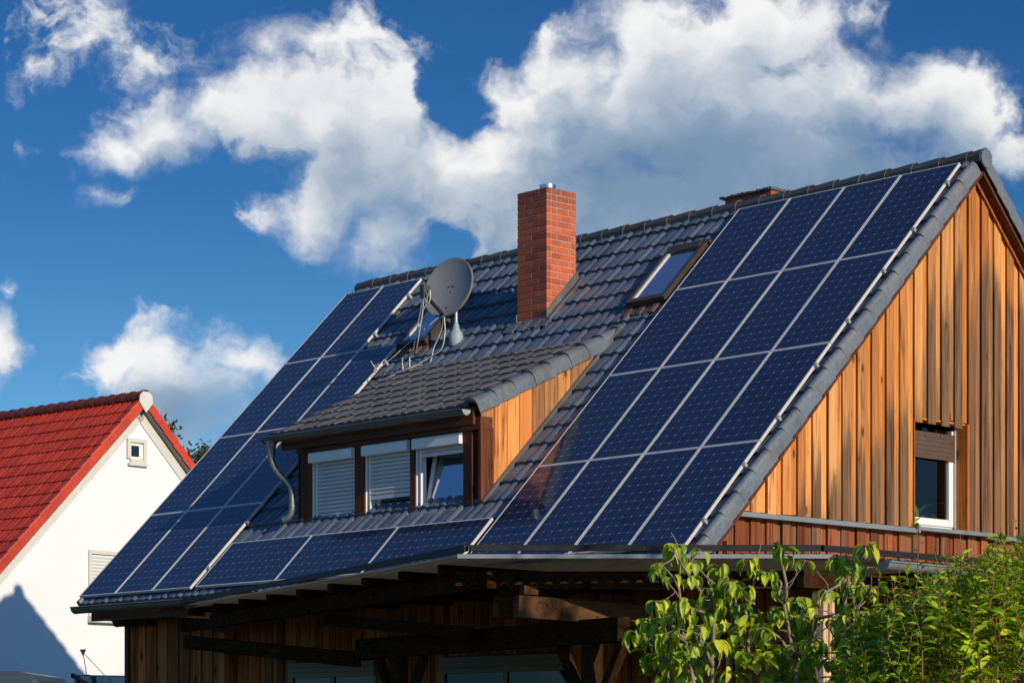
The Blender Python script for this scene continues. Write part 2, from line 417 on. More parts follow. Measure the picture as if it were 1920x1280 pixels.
def verge(P, ue, s0, s1, c=.40, name='verge_tiles', matr='verge', sgn=1, drop=-.235):
    mb = MB(); nc = int(round((s1-s0)/c)); rr = random.Random(3)
    prof = [(-.09,-.12),(-.088,-.06),(-.075,-.038),(-.05,-.028),(-.02,-.034),(.004,-.055),(.018,-.1),(.02,drop),(.0,drop)]
    for a in range(nc):
        sb = s1-a*c; st = sb-c-.05; rows = []; dl = rr.uniform(-.004, .004)
        for sv, lv in ((st, -.012), (sb-.03, .02), (sb, .022), (sb, -.02)):
            k = 1.0 if lv > -.015 else .8
            rows.append([P(ue+sgn*(x*(1. if lv > .0 else .96)+dl*.5), sv, n+lv+dl if n > -.2 else n+lv*.6) for x, n in prof])
        mb.grid(rows)
    return mb.build(name, M[matr], house, smooth='auto')


verge(roof, XR, -.05, 8.03); verge(roofb, XR, -.05, 7.9); verge(roof, XL, -.05, 8.03, sgn=-1)

mb = MB()                                    # ridge caps
rr = random.Random(5); x = XL-.02
while x < XR+.0:
    x1 = min(x+.47, XR+.03); rows = []
    for xv, r_, dz in ((x-.03, .124, 0), (x1-.02, .139, .012), (x1, .140, .014), (x1, .124, .014)):
        r = []
        for k in range(7):
            a = math.pi*(-.14+1.28*k/6)
            r.append((xv, Y0+math.cos(a)*r_*1.05, .045+dz+math.sin(a)*r_*1.05))
        rows.append(r)
    mb.grid(rows); x = x1-.0
mb.build('ridge_caps', M['ridge'], house, smooth='auto')
mb = MB(); poly = []
for k in range(11):
    a = 2*math.pi*k/11+.3; poly.append((XR+.02, Y0+math.cos(a)*.125, .055+math.sin(a)*.135))
mb.prism(poly, (.03,0,0)); mb.build('ridge_end_disc', M['verge'], house)

# barge and soffit boards under the gable overhang
mb = MB()
for P in (roof, roofb): mb.tbox(P, 4.08, XR-.012, -.1, 7.85, -.30, -.262)
mb.build('soffit_boards', M['darkwood_v'], house)
mb = MB()
for P in (roof, roofb): mb.tbox(P, 4.075, 4.1, -.06, 7.8, -.345, -.302)
mb.build('rake_trim', M['orangewood'], house)

# gable wall: backing boards with raised boards between, cut along the rake
def ztop(y): return Y0 - .184 - .165 - abs(y-Y0)
def board(mb, x0, x1, ya, yb, z0, z1=None, rr=random):
    pts = [ya, yb] if not (ya < Y0 < yb) else [ya, Y0, yb]
    top = [(y, ztop(y) if z1 is None else min(z1, ztop(y))) for y in pts]
    if max(q[1] for q in top) <= z0: return
    poly = [(x0, yb, z0)] + [(x0, y, max(z, z0)) for y, z in reversed(top)] + [(x0, ya, z0)]
    mb.prism(poly[::-1], (x1-x0, 0, 0))
OY0, OY1, OZ0, OZ1 = -1.03, .17, -5.06, -3.6     # window opening in the gable
up, low, bk = MB(), MB(), MB(); rr = random.Random(11); PIT = .3
ys = [OY0 + PIT*k for k in range(-16, 20)]
for y in ys:
    ins = OY0-.01 <= y < OY1-.05
    j = [rr.uniform(-.012, .012) for _ in range(6)]
    ra, rb = y+.0+j[0]*.6, y+.150+j[1]*1.4
    zb = -5.06+j[2]*.6
    dx = rr.uniform(-.004, .004)
    if ins:
        board(up, 4.031, 4.054+dx*1.5, y+.005, y+.17, OZ1-.03-abs(j[3])*2, rr=rr); board(bk, 4.0, 4.03, y+.15, y+PIT-.012, OZ1+.035+abs(j[4]))
    else:
        board(up, 4.031, 4.054+dx*1.5, max(ra, OY1+.004) if abs(y-OY1) < .1 else ra, min(rb, OY0-.003) if y < OY0 and rb > OY0 else rb, zb)
        board(bk, 4.0, 4.03+dx*.3, rb-.04, y+PIT-.016+j[5]*.4, zb+.01)
    off = rr.uniform(-.02, .02)
    low_a = y+.04+off
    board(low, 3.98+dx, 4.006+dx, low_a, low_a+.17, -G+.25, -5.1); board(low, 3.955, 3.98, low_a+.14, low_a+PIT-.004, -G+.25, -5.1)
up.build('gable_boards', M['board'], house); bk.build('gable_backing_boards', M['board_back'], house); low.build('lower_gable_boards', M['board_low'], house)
mb = MB()                                    # the solid walls behind the boards, with the window niche left free
mb.box(3.7, 3.95, -4.75, 6.0, -G, -5.14)
def gwall(mb, ya, yb, z0):
    pts = [ya, yb] if not (ya < Y0 < yb) else [ya, Y0, yb]
    poly = [(3.72, ya, z0), (3.72, yb, z0)] + [(3.72, y, ztop(y)-.01) for y in reversed(pts)]
    mb.prism(poly, (.278, 0, 0))
gwall(mb, -4.7, OY0-.002, -5.139); gwall(mb, OY1+.002, 5.5, -5.139)
gwall(mb, OY0-.001, OY1+.001, OZ1+.06)
mb.box(-8.8, 3.69, -4.80, 6.0, -G, -5.3); mb.box(-8.8, -8.6, -4.7, 5.2, -5.29, -5.22)
for s in (-1,):
    poly = [(-8.8, -4.6, -5.21), (-8.8, 5.1, -5.21), (-8.8, 5.1, ztop(5.1)-.02), (-8.8, Y0, ztop(Y0)-.05), (-8.8, -4.6, ztop(-4.6)-.02)]
    mb.prism(poly, (.2, 0, 0))
mb.build('inner_walls', M['interior'], house)

# gable window
win = MB(); win.box(3.79, 3.83, -.32, -.256, -5.04, -3.66); win.box(3.79, 3.83, OY0, -.322, -5.04, -4.93)
win.box(3.79, 3.83, -.254, .168, -5.04, -3.66)
win = MB()
ZW0, ZW1 = -5.045, -3.66
win.box(3.77, 3.83, .10, .168, ZW0, ZW1); win.box(3.77, 3.83, OY0+.002, OY0+.07, ZW0, ZW1); win.box(3.77, 3.83, OY0+.072, .098, ZW0, ZW0+.06)
win.box(3.79, 3.855, .0, .098, ZW0+.062, ZW1); win.box(3.79, 3.855, OY0+.072, OY0+.16, ZW0+.062, ZW1); win.box(3.79, 3.852, OY0+.162, -.002, ZW0+.062, ZW0+.16)
wf = win.build('gable_window', M['white_pvc'], house, bevel=.006)
mb = MB(); mb.quad((3.812, OY0+.161, ZW0+.161), (3.812, -.001, ZW0+.161), (3.812, -.001, ZW1), (3.812, OY0+.161, ZW1)); mb.build('pane', M['clear'], wf)
mb = MB()                                    # roller shutter, part way down
for k in range(5): mb.box(3.862, 3.876, OY0+.02, .095, -3.72-.062*(k+1)+.004, -3.72-.062*k)
for k in range(3): mb.box(3.876, 3.884, OY0+.12+k*.34, OY0+.26+k*.34, -3.79, -3.735)
mb.box(3.858, 3.886, OY0+.02, .095, -3.72-.062*5-.05, -3.72-.062*5)
mb.build('roller_shutter', M['brown_slats'], wf)
mb = MB(); mb.box(3.858, 3.88, .098, .125, -5.0, -3.63); mb.build('guide_rail', M['zinc_light'], wf)
mb = MB(); mb.box(3.832, 4.07, .126, .169, -5.06, OZ1+.02); mb.box(3.84, 4.05, OY0-.0, OY0+.012, -5.06, OZ1+.02); mb.box(3.83, 4.028, OY0+.013, .125, OZ1+.005, OZ1+.03)
mb.build('window_reveal', M['orangewood'], house)
mb = MB(); mb.box(2.4, 3.76, -1.4, .6, -5.2, -5.05); mb.box(2.2, 2.4, -1.6, .8, -5.2, -3.3); mb.box(2.4, 3.76, .6, .8, -5.2, -3.3); mb.box(2.4, 3.76, -1.6, -1.4, -5.2, -3.3); mb.box(2.2, 3.71, -1.6, .8, -3.3, -3.1)
mb.build('room_walls', simple('warm_room', (.10,.06,.035), .8, 0, .2, 2.), house)
mb = MB(); T = lambda x, y, z: Vector((x, y, z))
mb.box(3.9, 4.125, -4.62, -.99, -5.135, -5.075); mb.box(3.9, 4.128, .66, 5.6, -5.135, -5.072)
mb.build('drip_trim', M['trim_zinc'], house)
mb = MB(); mb.box(3.84, 4.145, -1.02, .70, -5.1, -5.048); mb.box(3.9, 4.15, -1.06, -1.02, -5.13, -5.03); mb.build('window_sill', M['trim_zinc'], house)

# front wall below the eaves
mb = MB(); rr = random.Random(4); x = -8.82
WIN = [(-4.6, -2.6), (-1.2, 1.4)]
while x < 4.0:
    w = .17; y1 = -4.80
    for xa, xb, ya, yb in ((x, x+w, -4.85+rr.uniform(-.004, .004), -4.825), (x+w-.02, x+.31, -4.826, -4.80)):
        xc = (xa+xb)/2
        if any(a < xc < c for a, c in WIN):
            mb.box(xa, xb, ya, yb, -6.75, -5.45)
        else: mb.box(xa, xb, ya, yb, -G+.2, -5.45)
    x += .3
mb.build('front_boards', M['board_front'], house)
mb = MB(); mb.box(-8.86, -8.76, -4.9, -4.66, -G, -5.6); mb.build('corner_post', M['darkwood_v'], house)
for (a, c) in WIN:
    mb = MB(); mb.box(a+.003, a+.07, -4.86, -4.8, -8.4, -6.76); mb.box(c-.07, c-.003, -4.86, -4.8, -8.4, -6.76); mb.box(a+.071, c-.071, -4.86, -4.8, -8.4, -8.3); mb.box((a+c)/2-.04, (a+c)/2+.04, -4.855, -4.8, -8.29, -6.9)
    f = mb.build('ground_floor_window', M['cream'], house)
    mb = MB()
    for k in range(3): mb.box(a+.005, c-.005, -4.9+.004*k, -4.862, -6.76-.075*(k+1), -6.76-.075*k-.004)
    mb.build('shutter_box', M['cream'], f)
    mb = MB(); mb.box(a+.072, c-.072, -4.83, -4.82, -8.29, -6.9); mb.build('pane', M['glass_dark'], f)

# eaves: fascia, gutter
def gutter(mb, x0, x1, y, z, r=.085, fall=0., n=10):
    rows = []
    prof = []
    for k in range(n+1):
        a = math.pi + math.pi*k/n; prof.append((y+math.cos(a)*r, z+math.sin(a)*r))
    bead = [(y-r-.012+.012*math.cos(a), z+.004+.012*math.sin(a)) for a in (math.pi*2, math.pi*1.5, math.pi, math.pi*.5, 0)]
    inner = [(y+math.cos(math.pi+math.pi*k/n)*(r-.006), z+math.sin(math.pi+math.pi*k/n)*(r-.006)) for k in range(n, -1, -1)]
    loop = prof + inner
    for xx, dz in ((x0, 0), (x1, fall)): rows.append([(xx, q[0], q[1]+dz) for q in loop])
    mb.grid(rows)
    mb.grid([[(xx, q[0], q[1]+dz) for q in bead] for xx, dz in ((x0, 0), (x1, fall))])
def gut_cap(mb, x, y, z, r, t=.008):
    mb.prism([(x, y+math.cos(math.pi+math.pi*k/10)*r, z+math.sin(math.pi+math.pi*k/10)*r) for k in range(11)], (t, 0, 0))
def gut_band(mb, x, y, z, r):
    rows = []
    for xx in (x, x+.03): rows.append([(xx, y+math.cos(math.pi+math.pi*k/10)*(r+.006), z+math.sin(math.pi+math.pi*k/10)*(r+.006)) for k in range(11)])
    mb.grid(rows)
mb = MB(); gutter(mb, -8.96, 3.9, -5.76, -5.80, .095, .0)
gut_cap(mb, -8.966, -5.76, -5.80, .099)
for k in range(9): gut_band(mb, -8.2+1.5*k, -5.76, -5.80, .095)
mb.build('eaves_gutter', M['zinc'], house, smooth='auto')
mb = MB(); mb.box(-8.7, 3.9, -5.64, -5.6, -6.02, -5.74); mb.box(-8.7, 3.9, -5.6, -4.7, -6.0, -5.97); mb.build('eaves_board', M['darkwood'], house)

# mounting rails with clamps under the solar fields
for r_ in range(4):
    for q in (.45, 1.5):
        s = r_*1.957+q
        mb = MB(); mb.tbox(roof, -.06, 4.075, s-.02, s+.02, -.085, -.043)
        mb.tbox(roof, 4.036, 4.075, s-.022, s+.022, -.044, .004); mb.build('mounting_rail', M['zinc_light'], house)
        ue = -7.06 if r_ == 0 else -6.04
        mb = MB(); mb.tbox(roof, -9.15, ue, .09+s-.02, .09+s+.02, -.085, -.043); mb.tbox(roof, ue-.045, ue, .09+s-.022, .09+s+.022, -.044, .004)
        mb.build('mounting_rail', M['zinc_light'], house)

# ------------------------------------------------------------------ chimney (a part of the house)
CX0, CX1, CY0, CY1 = -3.385, -2.73, -1.335, -.70
core = MB(); core.box(CX0+.008, CX1-.008, CY0+.008, CY1-.008, -2.0, .568); ch = core.build('chimney', M['mortar'], house)
mb = MB(); rr = random.Random(21); H = .0985; z = .575-H
k = 0
def brick(mb, x0, x1, y0, y1, z0, z1):
    j = [rr.uniform(-.003, .003) for _ in range(4)]
    mb.box(x0+j[0]*.5, x1+j[1]*.5, y0+j[2]*.4, y1+j[3]*.4, z0+j[0]*.4, z1)
while z > -2.0:
    a = .017
    L = (CX1-CX0); W = (CY1-CY0)
    cuts = [0, L*.5, L] if k % 2 else [0, L*.25, L*.75, L]
    for q in range(len(cuts)-1):
        for (y0, y1) in ((CY0, CY0+.1), (CY1-.1, CY1)):
            x0, x1 = CX0+cuts[q]+(a/2 if q else 0), CX0+cuts[q+1]-(a/2 if q < len(cuts)-2 else 0)
            brick(mb, x0, x1, y0, y1, z+a*.5, z+H-a*.5)
    cuts = [.105, W*.5, W-.105] if k % 2 == 0 else [.105, W*.36, W*.75, W-.105]
    for q in range(len(cuts)-1):
        for (x0, x1) in ((CX0+.0, CX0+.1), (CX1-.1, CX1)):
            y0, y1 = CY0+cuts[q]+a/2, CY0+cuts[q+1]-a/2
            brick(mb, x0, x1, y0, y1, z+a*.5, z+H-a*.5)
    z -= H; k += 1
mb.build('brickwork', M['brick'], ch, bevel=.003)
mb = MB()
cxm, cym = (CX0+CX1)/2+.02, (CY0+CY1)/2
rows = []
for rad, zz in ((.30, .572), (.27, .582), (.17, .605), (.125, .62), (.118, .64), (.126, .645), (.126, .655), (.118, .658), (.118, .675), (.128, .678), (.128, .69), (.10, .69), (.10, .6)):
    rows.append([(cxm+math.cos(2*math.pi*j/24)*rad, cym+math.sin(2*math.pi*j/24)*rad, zz) for j in range(25)])
mb.grid(rows); mb.build('flue_collar', M['steel'], ch, smooth='auto')
mb = MB()                                    # lead flashing: upstand and apron
mb.box(CX0-.03, CX1+.03, CY0-.022, CY0-.004, -1.78, -1.52)
def zr(y): return y-.16
for xa, xb in ((CX1+.003, CX1+.022), (CX0-.022, CX0-.003)):
    mb.prism([(xa, CY0-.02, zr(CY0)-.05), (xa, CY1+.06, zr(CY1)), (xa, CY1+.02, zr(CY1)+.22), (xa, CY0-.02, zr(CY0)+.17)], (xb-xa, 0, 0))
cs = 1.98
for k in range(8):
    ua, ub = CX0-.16+(CX1-CX0+.3)*k/8, CX0-.16+(CX1-CX0+.3)*(k+1)/8
    mb.tbox(roof, ua, ub+.002, 1.70, 2.2+.03*math.sin(k*2.3), -.075, -.062+.006*(k % 2))
mb.tbox(roof, CX1+.02, CX1+.17, .98, 2.1, -.08, -.066); mb.tbox(roof, CX1+.11, CX1+.14, 1.0, 2.05, -.08, -.04)
mb.build('lead_flashing', M['lead'], ch, smooth='auto')
mb = MB()                                    # second chimney, behind the ridge
rr = random.Random(8)
for lv in range(12):
    zc = .365-.085*(lv+1)
    for k in range(3): 
        x0 = -.86+.32*k + (.0 if lv % 2 else .05); mb.box(max(-.86, x0), min(.1, x0+.31), .62, .74, zc+.008, zc+.083)
        mb.box(max(-.86, x0), min(.1, x0+.31), 1.1, 1.22, zc+.008, zc+.083)
    for ya in (.74, .93): mb.box(-.01, .1, ya+.005, ya+.165, zc+.008, zc+.083); mb.box(-.86, -.75, ya+.005, ya+.165, zc+.008, zc+.083)
ch2 = mb.build('rear_chimney', M['brick'], house)
mb = MB(); mb.box(-.84, .08, .64, 1.2, -1.2, .365); mb.build('mortar_core', M['mortar'], ch2)
mb = MB()
for k in range(26):
    x0 = -.9+1.02*k/26; mb.box(x0, x0+.045, .58+rr.uniform(-.01, .01), 1.26, .366, .392+rr.uniform(-.006, .014))
mb.build('mossy_cap', M['ridge'], ch2)

# ------------------------------------------------------------------ roof windows
def skylight(u0, u1, s0, s1, top):
    f = MB(); w = .075
    f.tbox(roof, u0, u0+w, s0, s1, -.13, top); f.tbox(roof, u1-w, u1, s0, s1, -.13, top)
    f.tbox(roof, u0+w+.001, u1-w-.001, s1-.1, s1, -.13, top-.003); f.tbox(roof, u0+w+.001, u1-w-.001, s0, s0+.13, -.13, top+.012)
    f.tbox(roof, u0-.03, u1+.03, s0-.07, s0-.002, -.12, top-.01)
    o = f.build('skylight', M['brown_metal'], house, bevel=.006)
    g_ = MB(); g_.tbox(roof, u0+w+.052, u1-w-.002, s0+.131, s1-.101, top-.05, top-.03); g_.build('pane', M['sky_glass'], o)
    g_ = MB(); g_.tbox(roof, u0+w+.002, u0+w+.05, s0+.131, s1-.101, top-.05, top-.012); g_.build('bead_highlight', M['alu'], o)  # pale bead that also paints in the sunlit, reflecting band beside the pane
    g_ = MB()
    for k in range(10): g_.tbox(roof, u0-.04+(u1-u0+.08)*k/10, u0-.04+(u1-u0+.08)*(k+1)/10+.001, s1+.002, s1+.2+.02*math.sin(k*1.9), -.085, -.07+.02*math.sin(math.pi*(k % 3)/2))
    g_.build('apron', simple('rusty_brown_apron', (.15,.085,.055), .6, 0, .25, 9.), o)
    return o
skylight(-.885, -.105, .80, 2.12, .035)
skylight(-6.07, -5.36, .86, 2.13, .035)

# ------------------------------------------------------------------ dormer
DX0, DX1, DY = -4.84, -.755, -4.497
DS = .464; DA = math.atan(DS); DCs, DSn = math.cos(DA), math.sin(DA)
DT = Vector((0, -1.757, -1.93))              # where the dormer roof leaves the main roof
def droof(u, s, n=0.): return Vector((u, DT.y - DCs*s - DSn*n, DT.z - DSn*s + DCs*n))
SL = (4.62-1.757)/DCs                        # slope length of the dormer roof
dorm = MB(); dorm.box(DX0+.02, DX1-.05, DY+.75, DY+.8, -4.6, -3.3); dorm.prism([(DX1-.04, DY+.2, -5.0), (DX1-.04, -1.9, -2.2), (DX1-.04, DY+.2, -3.45)], (.03, 0, 0))
dorm.prism([(DX0+.01, DY+.0, -5.0), (DX0+.01, -1.9, -2.2), (DX0+.01, DY+.0, -3.45)], (.03, 0, 0))
dm = dorm.build('dormer', M['interior'], house)
tiles(droof, -5.40, DX1-.13, -.15, SL, w=.40, c=.395, base=-.035, h=.03, lift=.03).build('dormer_tiles', M['tile_old'], dm, smooth='auto')
mb = MB(); mb.tbox(droof, -5.38, DX1+.02, -.05, SL-.06, -.15, -.05); mb.build('dormer_boarding', M['darkwood'], dm)
mb = MB(); rr = random.Random(9)
prof = [(-.20,-.02),(-.19,.035),(-.15,.06),(-.06,.068),(.0,.055),(.045,.02),(.06,-.03),(.062,-.15),(.04,-.15)]
nv = 8; cv = SL/nv
for a in range(nv+1):
    sb = SL+.01-a*cv; st = sb-cv-.05; rows = []; dl = rr.uniform(-.006, .006)
    for sv, lv in ((st, -.012), (sb-.04, .018), (sb, .02), (sb, -.03)):
        rows.append([droof(DX1+x*(1 if lv > 0 else .93)+dl, sv, n+lv if n > -.1 else n+lv*.5) for x, n in prof])
    mb.grid(rows)
mb.build('dormer_verge_tiles', M['verge'], dm, smooth='auto')
# front: posts, header, fascia
for xa, xb in ((DX0, -4.53), (-3.515, -3.29), (-2.275, -2.165), (-1.135, -.955)):
    mb = MB(); mb.box(xa, xb, DY, DY+.22, -5.0, -3.56); mb.build('dormer_post', M['darkwood_v'], dm)
mb = MB(); mb.box(-.954, DX1+.005, DY+.05, DY+.22, -5.0, -3.56); mb.box(-.952, -.925, DY-.025, DY+.049, -4.72, -3.6); mb.box(-.80, DX1+.008, DY-.02, DY+.049, -4.75, -3.58)
mb.build('corner_boards', M['darkwood_v'], dm)
mb = MB(); mb.box(DX0-.02, DX1+.01, DY-.03, DY+.2, -3.6, -3.42); mb.box(-5.12, DX1-.06, DY-.105, DY-.06, -3.53, -3.3)
mb.prism([(-5.12, DY-.06, -3.42), (-5.12, DY+.25, -3.3), (-5.12, DY+.25, -3.36), (-5.12, DY-.06, -3.5)], (.4, 0, 0))
mb.build('dormer_fascia', M['darkwood'], dm)
# cheek boards
mb = MB(); rr = random.Random(31)
def ctop(y): return DT.z + DS*(y-DT.y) - .085
def cbot(y): return y-.235
y = DY-.005
while y < -1.95:
    w_ = .255+rr.uniform(-.02, .02); y1 = min(y+w_, -1.9)
    dx = rr.uniform(0, .006)
    if ctop(y1) > cbot(y1): mb.prism([(DX1-.02, y+.004, cbot(y)), (DX1-.02, y1-.004, cbot(y1)), (DX1-.02, y1-.004, ctop(y1)), (DX1-.02, y+.004, ctop(y))], (.022+dx, 0, 0))
    y = y1
mb.build('cheek_boards', M['board_dormer'], dm)
mb = MB(); mb.beam(roof(DX1+.035, 6.45, -.075), roof(DX1+.035, 2.6, -.075), .05, .05, (0, -S2, S2)); mb.build('cheek_flashing', M['zinc'], dm)
# windows
WX = [(-4.53, -3.515), (-3.29, -2.275), (-2.165, -1.135)]
ZB, ZT = -4.67, -3.6
GY = DY+.12
for i, (a, c) in enumerate(WX):
    fr = MB()
    fr.box(a+.005, a+.095, GY-.03, GY+.02, ZB, ZT); fr.box(c-.06, c-.003, GY-.03, GY+.02, ZB, ZT); fr.box(a+.096, c-.061, GY-.03, GY+.02, ZB, ZB+.06)
    fr.box(a+.002, a+.022, DY+.015, GY-.031, ZB+.02, ZT); fr.box(c-.02, c-.002, DY+.015, GY-.031, ZB+.02, ZT)
    wf = fr.build('dormer_window', M['white_pvc'], dm, bevel=.004)
    mb = MB(); mb.box(a+.005, c-.003, DY-.05, GY-.032, ZB-.03, ZB-.002); mb.box(a-.01, c+.01, DY-.055, DY-.051, ZB-.055, ZB-.002); mb.build('window_sill', M['zinc_light'], wf)
    mb = MB(); mb.prism([(a+.004, DY-.075, -3.77), (a+.004, DY+.13, -3.77), (a+.004, DY+.13, -3.615), (a+.004, DY-.06, -3.615), (a+.004, DY-.075, -3.63)], (c-a-.008, 0, 0)); mb.build('shutter_box', M['white_pvc'], wf, bevel=.006)
    n = {0: 15, 1: 10, 2: 1}[i]
    mb = MB(); zz = -3.771; hh = .058; ys_ = DY+.045
    for k in range(n):
        rows = []
        for q in range(6):
            z_ = zz-(hh-.007)*q/5; dq = .016*math.sin(math.pi*q/5); rows.append([(a+.098, ys_-dq, z_), (c-.03, ys_-dq, z_)])
        mb.grid(rows); zz -= hh
    mb.box(a+.098, c-.03, ys_-.012, ys_+.006, zz-.055 if i else zz-.012, zz); mb.build('roller_shutter', M['grey_pvc'], wf)
    for xa, xb in ((a+.072, a+.098), (c-.03, c-.021)):
        mb = MB(); mb.box(xa, xb, DY+.03, GY-.031, ZB, -3.771); mb.build('guide_rail', M['white_pvc'], wf)
    if i:
        tilt = .20
        def TW(x, yy, z, tilt=tilt): 
            hgt = z-(ZB+.07); return Vector((x, GY+.0+yy+hgt*tilt, z))
        mb = MB(); x0, x1 = a+.11, c-.065; z0, z1 = ZB+.065, -3.66
        mb.tbox(TW, x0, x0+.07, -.02, .03, z0, z1); mb.tbox(TW, x1-.07, x1, -.02, .03, z0, z1); mb.tbox(TW, x0+.071, x1-.071, -.02, .03, z0, z0+.05); mb.tbox(TW, x0+.071, x1-.071, -.02, .03, z1-.07, z1)
        mb.build('tilted_sash', M['white_pvc'], wf)
        mb = MB(); mb.tbox(TW, x0+.07, x1-.07, -.004, .004, z0+.05, z1-.07); mb.build('pane', M['glass'], wf)
# dormer gutter and downpipe
mb = MB(); gx0, gx1, gy, gz = -5.42, -.86, -4.695, -3.335
gutter(mb, gx0, gx1, gy, gz, .075); gut_cap(mb, gx0-.006, gy, gz, .078)
for xx in (-5.05, -3.9, -2.75, -1.6): gut_band(mb, xx, gy, gz, .075)
mb.build('dormer_gutter', M['zinc'], dm, smooth='auto')
mb = MB(); gut_cap(mb, gx1, gy, gz, .079, .012); mb.build('gutter_end_cap', M['zinc_light'], dm)
dp = [(-5.26,-4.695,-3.38), (-5.26,-4.695,-3.46), (-5.26,-4.695,-3.58), (-5.25,-4.693,-3.68), (-5.20,-4.68,-3.80), (-5.10,-4.65,-3.92), (-5.0,-4.61,-4.0), (-4.925,-4.58,-4.09), (-4.905,-4.57,-4.2), (-4.905,-4.57,-4.42), (-4.915,-4.58,-4.50), (-4.95,-4.61,-4.56), (-5.02,-4.66,-4.59)]
mb = MB(); mb.tube(dp, [.095,.078,.062]+[.048]*10, 14); mb.tube([(-4.905,-4.57,-4.36), (-4.905,-4.57,-4.40)], .054, 14); mb.build('downpipe', M['zinc'], dm, smooth='auto')

# ------------------------------------------------------------------ solar panels
PW, PH, FT = .992, 1.948, .042
def panel_mesh():
    f = MB(); w = .0165
    f.box(0, w, -PH, 0, -FT, 0); f.box(PW-w, PW, -PH, 0, -FT, 0); f.box(w+.0005, PW-w-.0005, -w, 0, -FT, -.0005); f.box(w+.0005, PW-w-.0005, -PH, -PH+w, -FT, -.0005)
    return f
def cell_mesh():
    c = MB(); w = .0165; x0, x1, y0, y1 = w, PW-w, -PH+w, -w
    e = .001
    c.quad((x0,y0,-.004), (x1,y0,-.004), (x1,y1,-.004), (x0,y1,-.004), uv=[(0,0), (PW-2*w,0), (PW-2*w,PH-2*w), (0,PH-2*w)])
    c.quad((x0,y1,-.034), (x1,y1,-.034), (x1,y0,-.034), (x0,y0,-.034), uv=[(0,0)]*4)
    return c
proto = [None]
def solar(u, s, land, label, dn=0.):
    p = roof(u, s, dn)
    rot = (R(45), 0, 0)
    if proto[0] is None:
        o = thing('solar_panel', p, label, 'solar panel', 'solar panels on the roof')
        panel_mesh().build('panel_frame', M['alu'], o, local=True); cell_mesh().build('cell_glass', M['cells'], o, local=True)
        proto[0] = o
    else:
        src = proto[0]; o = src.copy(); COL.objects.link(o); o['label'] = label; o.location = (p.x, p.y, p.z+G)
        for chd in src.children:
            d = chd.copy(); d.parent = o; COL.objects.link(d)
    mtx = Matrix.Rotation(R(45), 4, 'X')
    if land: mtx = mtx @ Matrix.Rotation(R(90), 4, 'Z')
    o.rotation_euler = mtx.to_euler()
    return o
rows_n = ['top', 'second', 'third', 'bottom']
cR = ['first', 'second', 'third', 'outermost']
for r_ in range(4):
    for c_ in range(4):
        extra = ['next to the brown skylight' if r_ == 0 else 'beside the tile strip', 'second from the tiles', 'second from the gable', 'along the gable edge'][c_]
        if r_ == 3 and c_ == 0: extra = 'mirroring the orange dormer cheek'
        solar(c_*1.01+.009, r_*1.957+.004, False, f'solar panel, {rows_n[r_]} row of the field beside the gable, {extra}', random.uniform(-.002, .002))
for r_ in range(4):
    for c_ in range(2 if r_ == 0 else 3):
        if r_ == 0: extra = ['at the far roof edge', 'left of the satellite dish'][c_]
        else: extra = ['at the far roof edge', 'between two other panels', ['', 'below the dish cables', 'behind the dormer eave', 'touching the sideways panels'][r_]][c_]
        solar(-9.126+c_*1.01+.009, .09+r_*1.957+.004, False, f'upright solar panel, {rows_n[r_]} row of the far field, {extra}', random.uniform(-.002, .002))
for k in range(3):
    lab = ['touching the far field of panels', 'middle one of the three', 'nearest the big field beside the gable'][k]
    solar(-5.982+k*1.957+.004, .09+4*1.957-.014, True, f'sideways blue solar panel below the dormer windows, {lab}', 0)

# ------------------------------------------------------------------ satellite dish
foot = roof(-4.66, 2.18, -.10)
dish = thing('satellite_dish', foot, 'grey satellite dish with hanging white cables on the tiled roof left of the chimney', 'satellite dish')
mb = MB(); rows = []
for rad, zz in ((.10, -.05), (.115, .03), (.118, .08), (.112, .14), (.10, .17), (.075, .19), (.068, .22), (.055, .235), (.05, .28), (.034, .31), (.03, .33)):
    rows.append([(foot.x+math.cos(2*math.pi*j/20)*rad, foot.y+math.sin(2*math.pi*j/20)*rad, foot.z+zz) for j in range(21)])
mb.grid(rows); mb.build('mast_boot', M['boot'], dish, smooth='auto')
mb = MB(); mb.tube([foot+Vector((0,0,.3)), foot+Vector((0,0,.95))], .028, 12); mb.build('mast', M['zinc_light'], dish, smooth='auto')
faz, fel = R(-79), R(16)
nD = Vector((math.cos(faz)*math.cos(fel), math.sin(faz)*math.cos(fel), math.sin(fel)))
rD = Vector((-math.sin(faz), math.cos(faz), 0)); uD = rD.cross(nD) * 1.0
if uD.z < 0: uD = -uD
cD = foot + Vector((0,0,.81)) + nD*.2 - rD*.02
def dpt(r_, a, back=0.):
    x, y = math.cos(a)*r_*.455, math.sin(a)*r_*.49
    return cD + rD*x + uD*y + nD*(.085*(r_*r_-1) - back)
mb = MB()
mb.grid([[dpt(q/10, 2*math.pi*j/48) for j in range(49)] for q in range(11)])
mb.build('reflector', M['dish'], dish, smooth=True)
mb = MB(); mb.grid([[dpt(1., 2*math.pi*j/48) for j in range(49)], [dpt(1.025, 2*math.pi*j/48, .004) for j in range(49)], [dpt(1.028, 2*math.pi*j/48, .05) for j in range(49)], [dpt(.99, 2*math.pi*j/48, .055) for j in range(49)]]); mb.grid([[dpt(q/10, 2*math.pi*j/48, .012) for j in range(49)] for q in range(11)])
mb.build('reflector_rim', M['dish_rim'], dish, smooth='auto')
mb = MB()
for a, r_ in ((2.4, .12), (.8, .12), (-2.1, .72), (-1.5, .70)): p = dpt(r_, a); mb.tube([p, p+nD*.012], .012, 8)
mb.build('bolts', M['dark_metal'], dish)
bot = dpt(1.03, -math.pi/2, .03); lnb = cD + nD*.56 - uD*.30
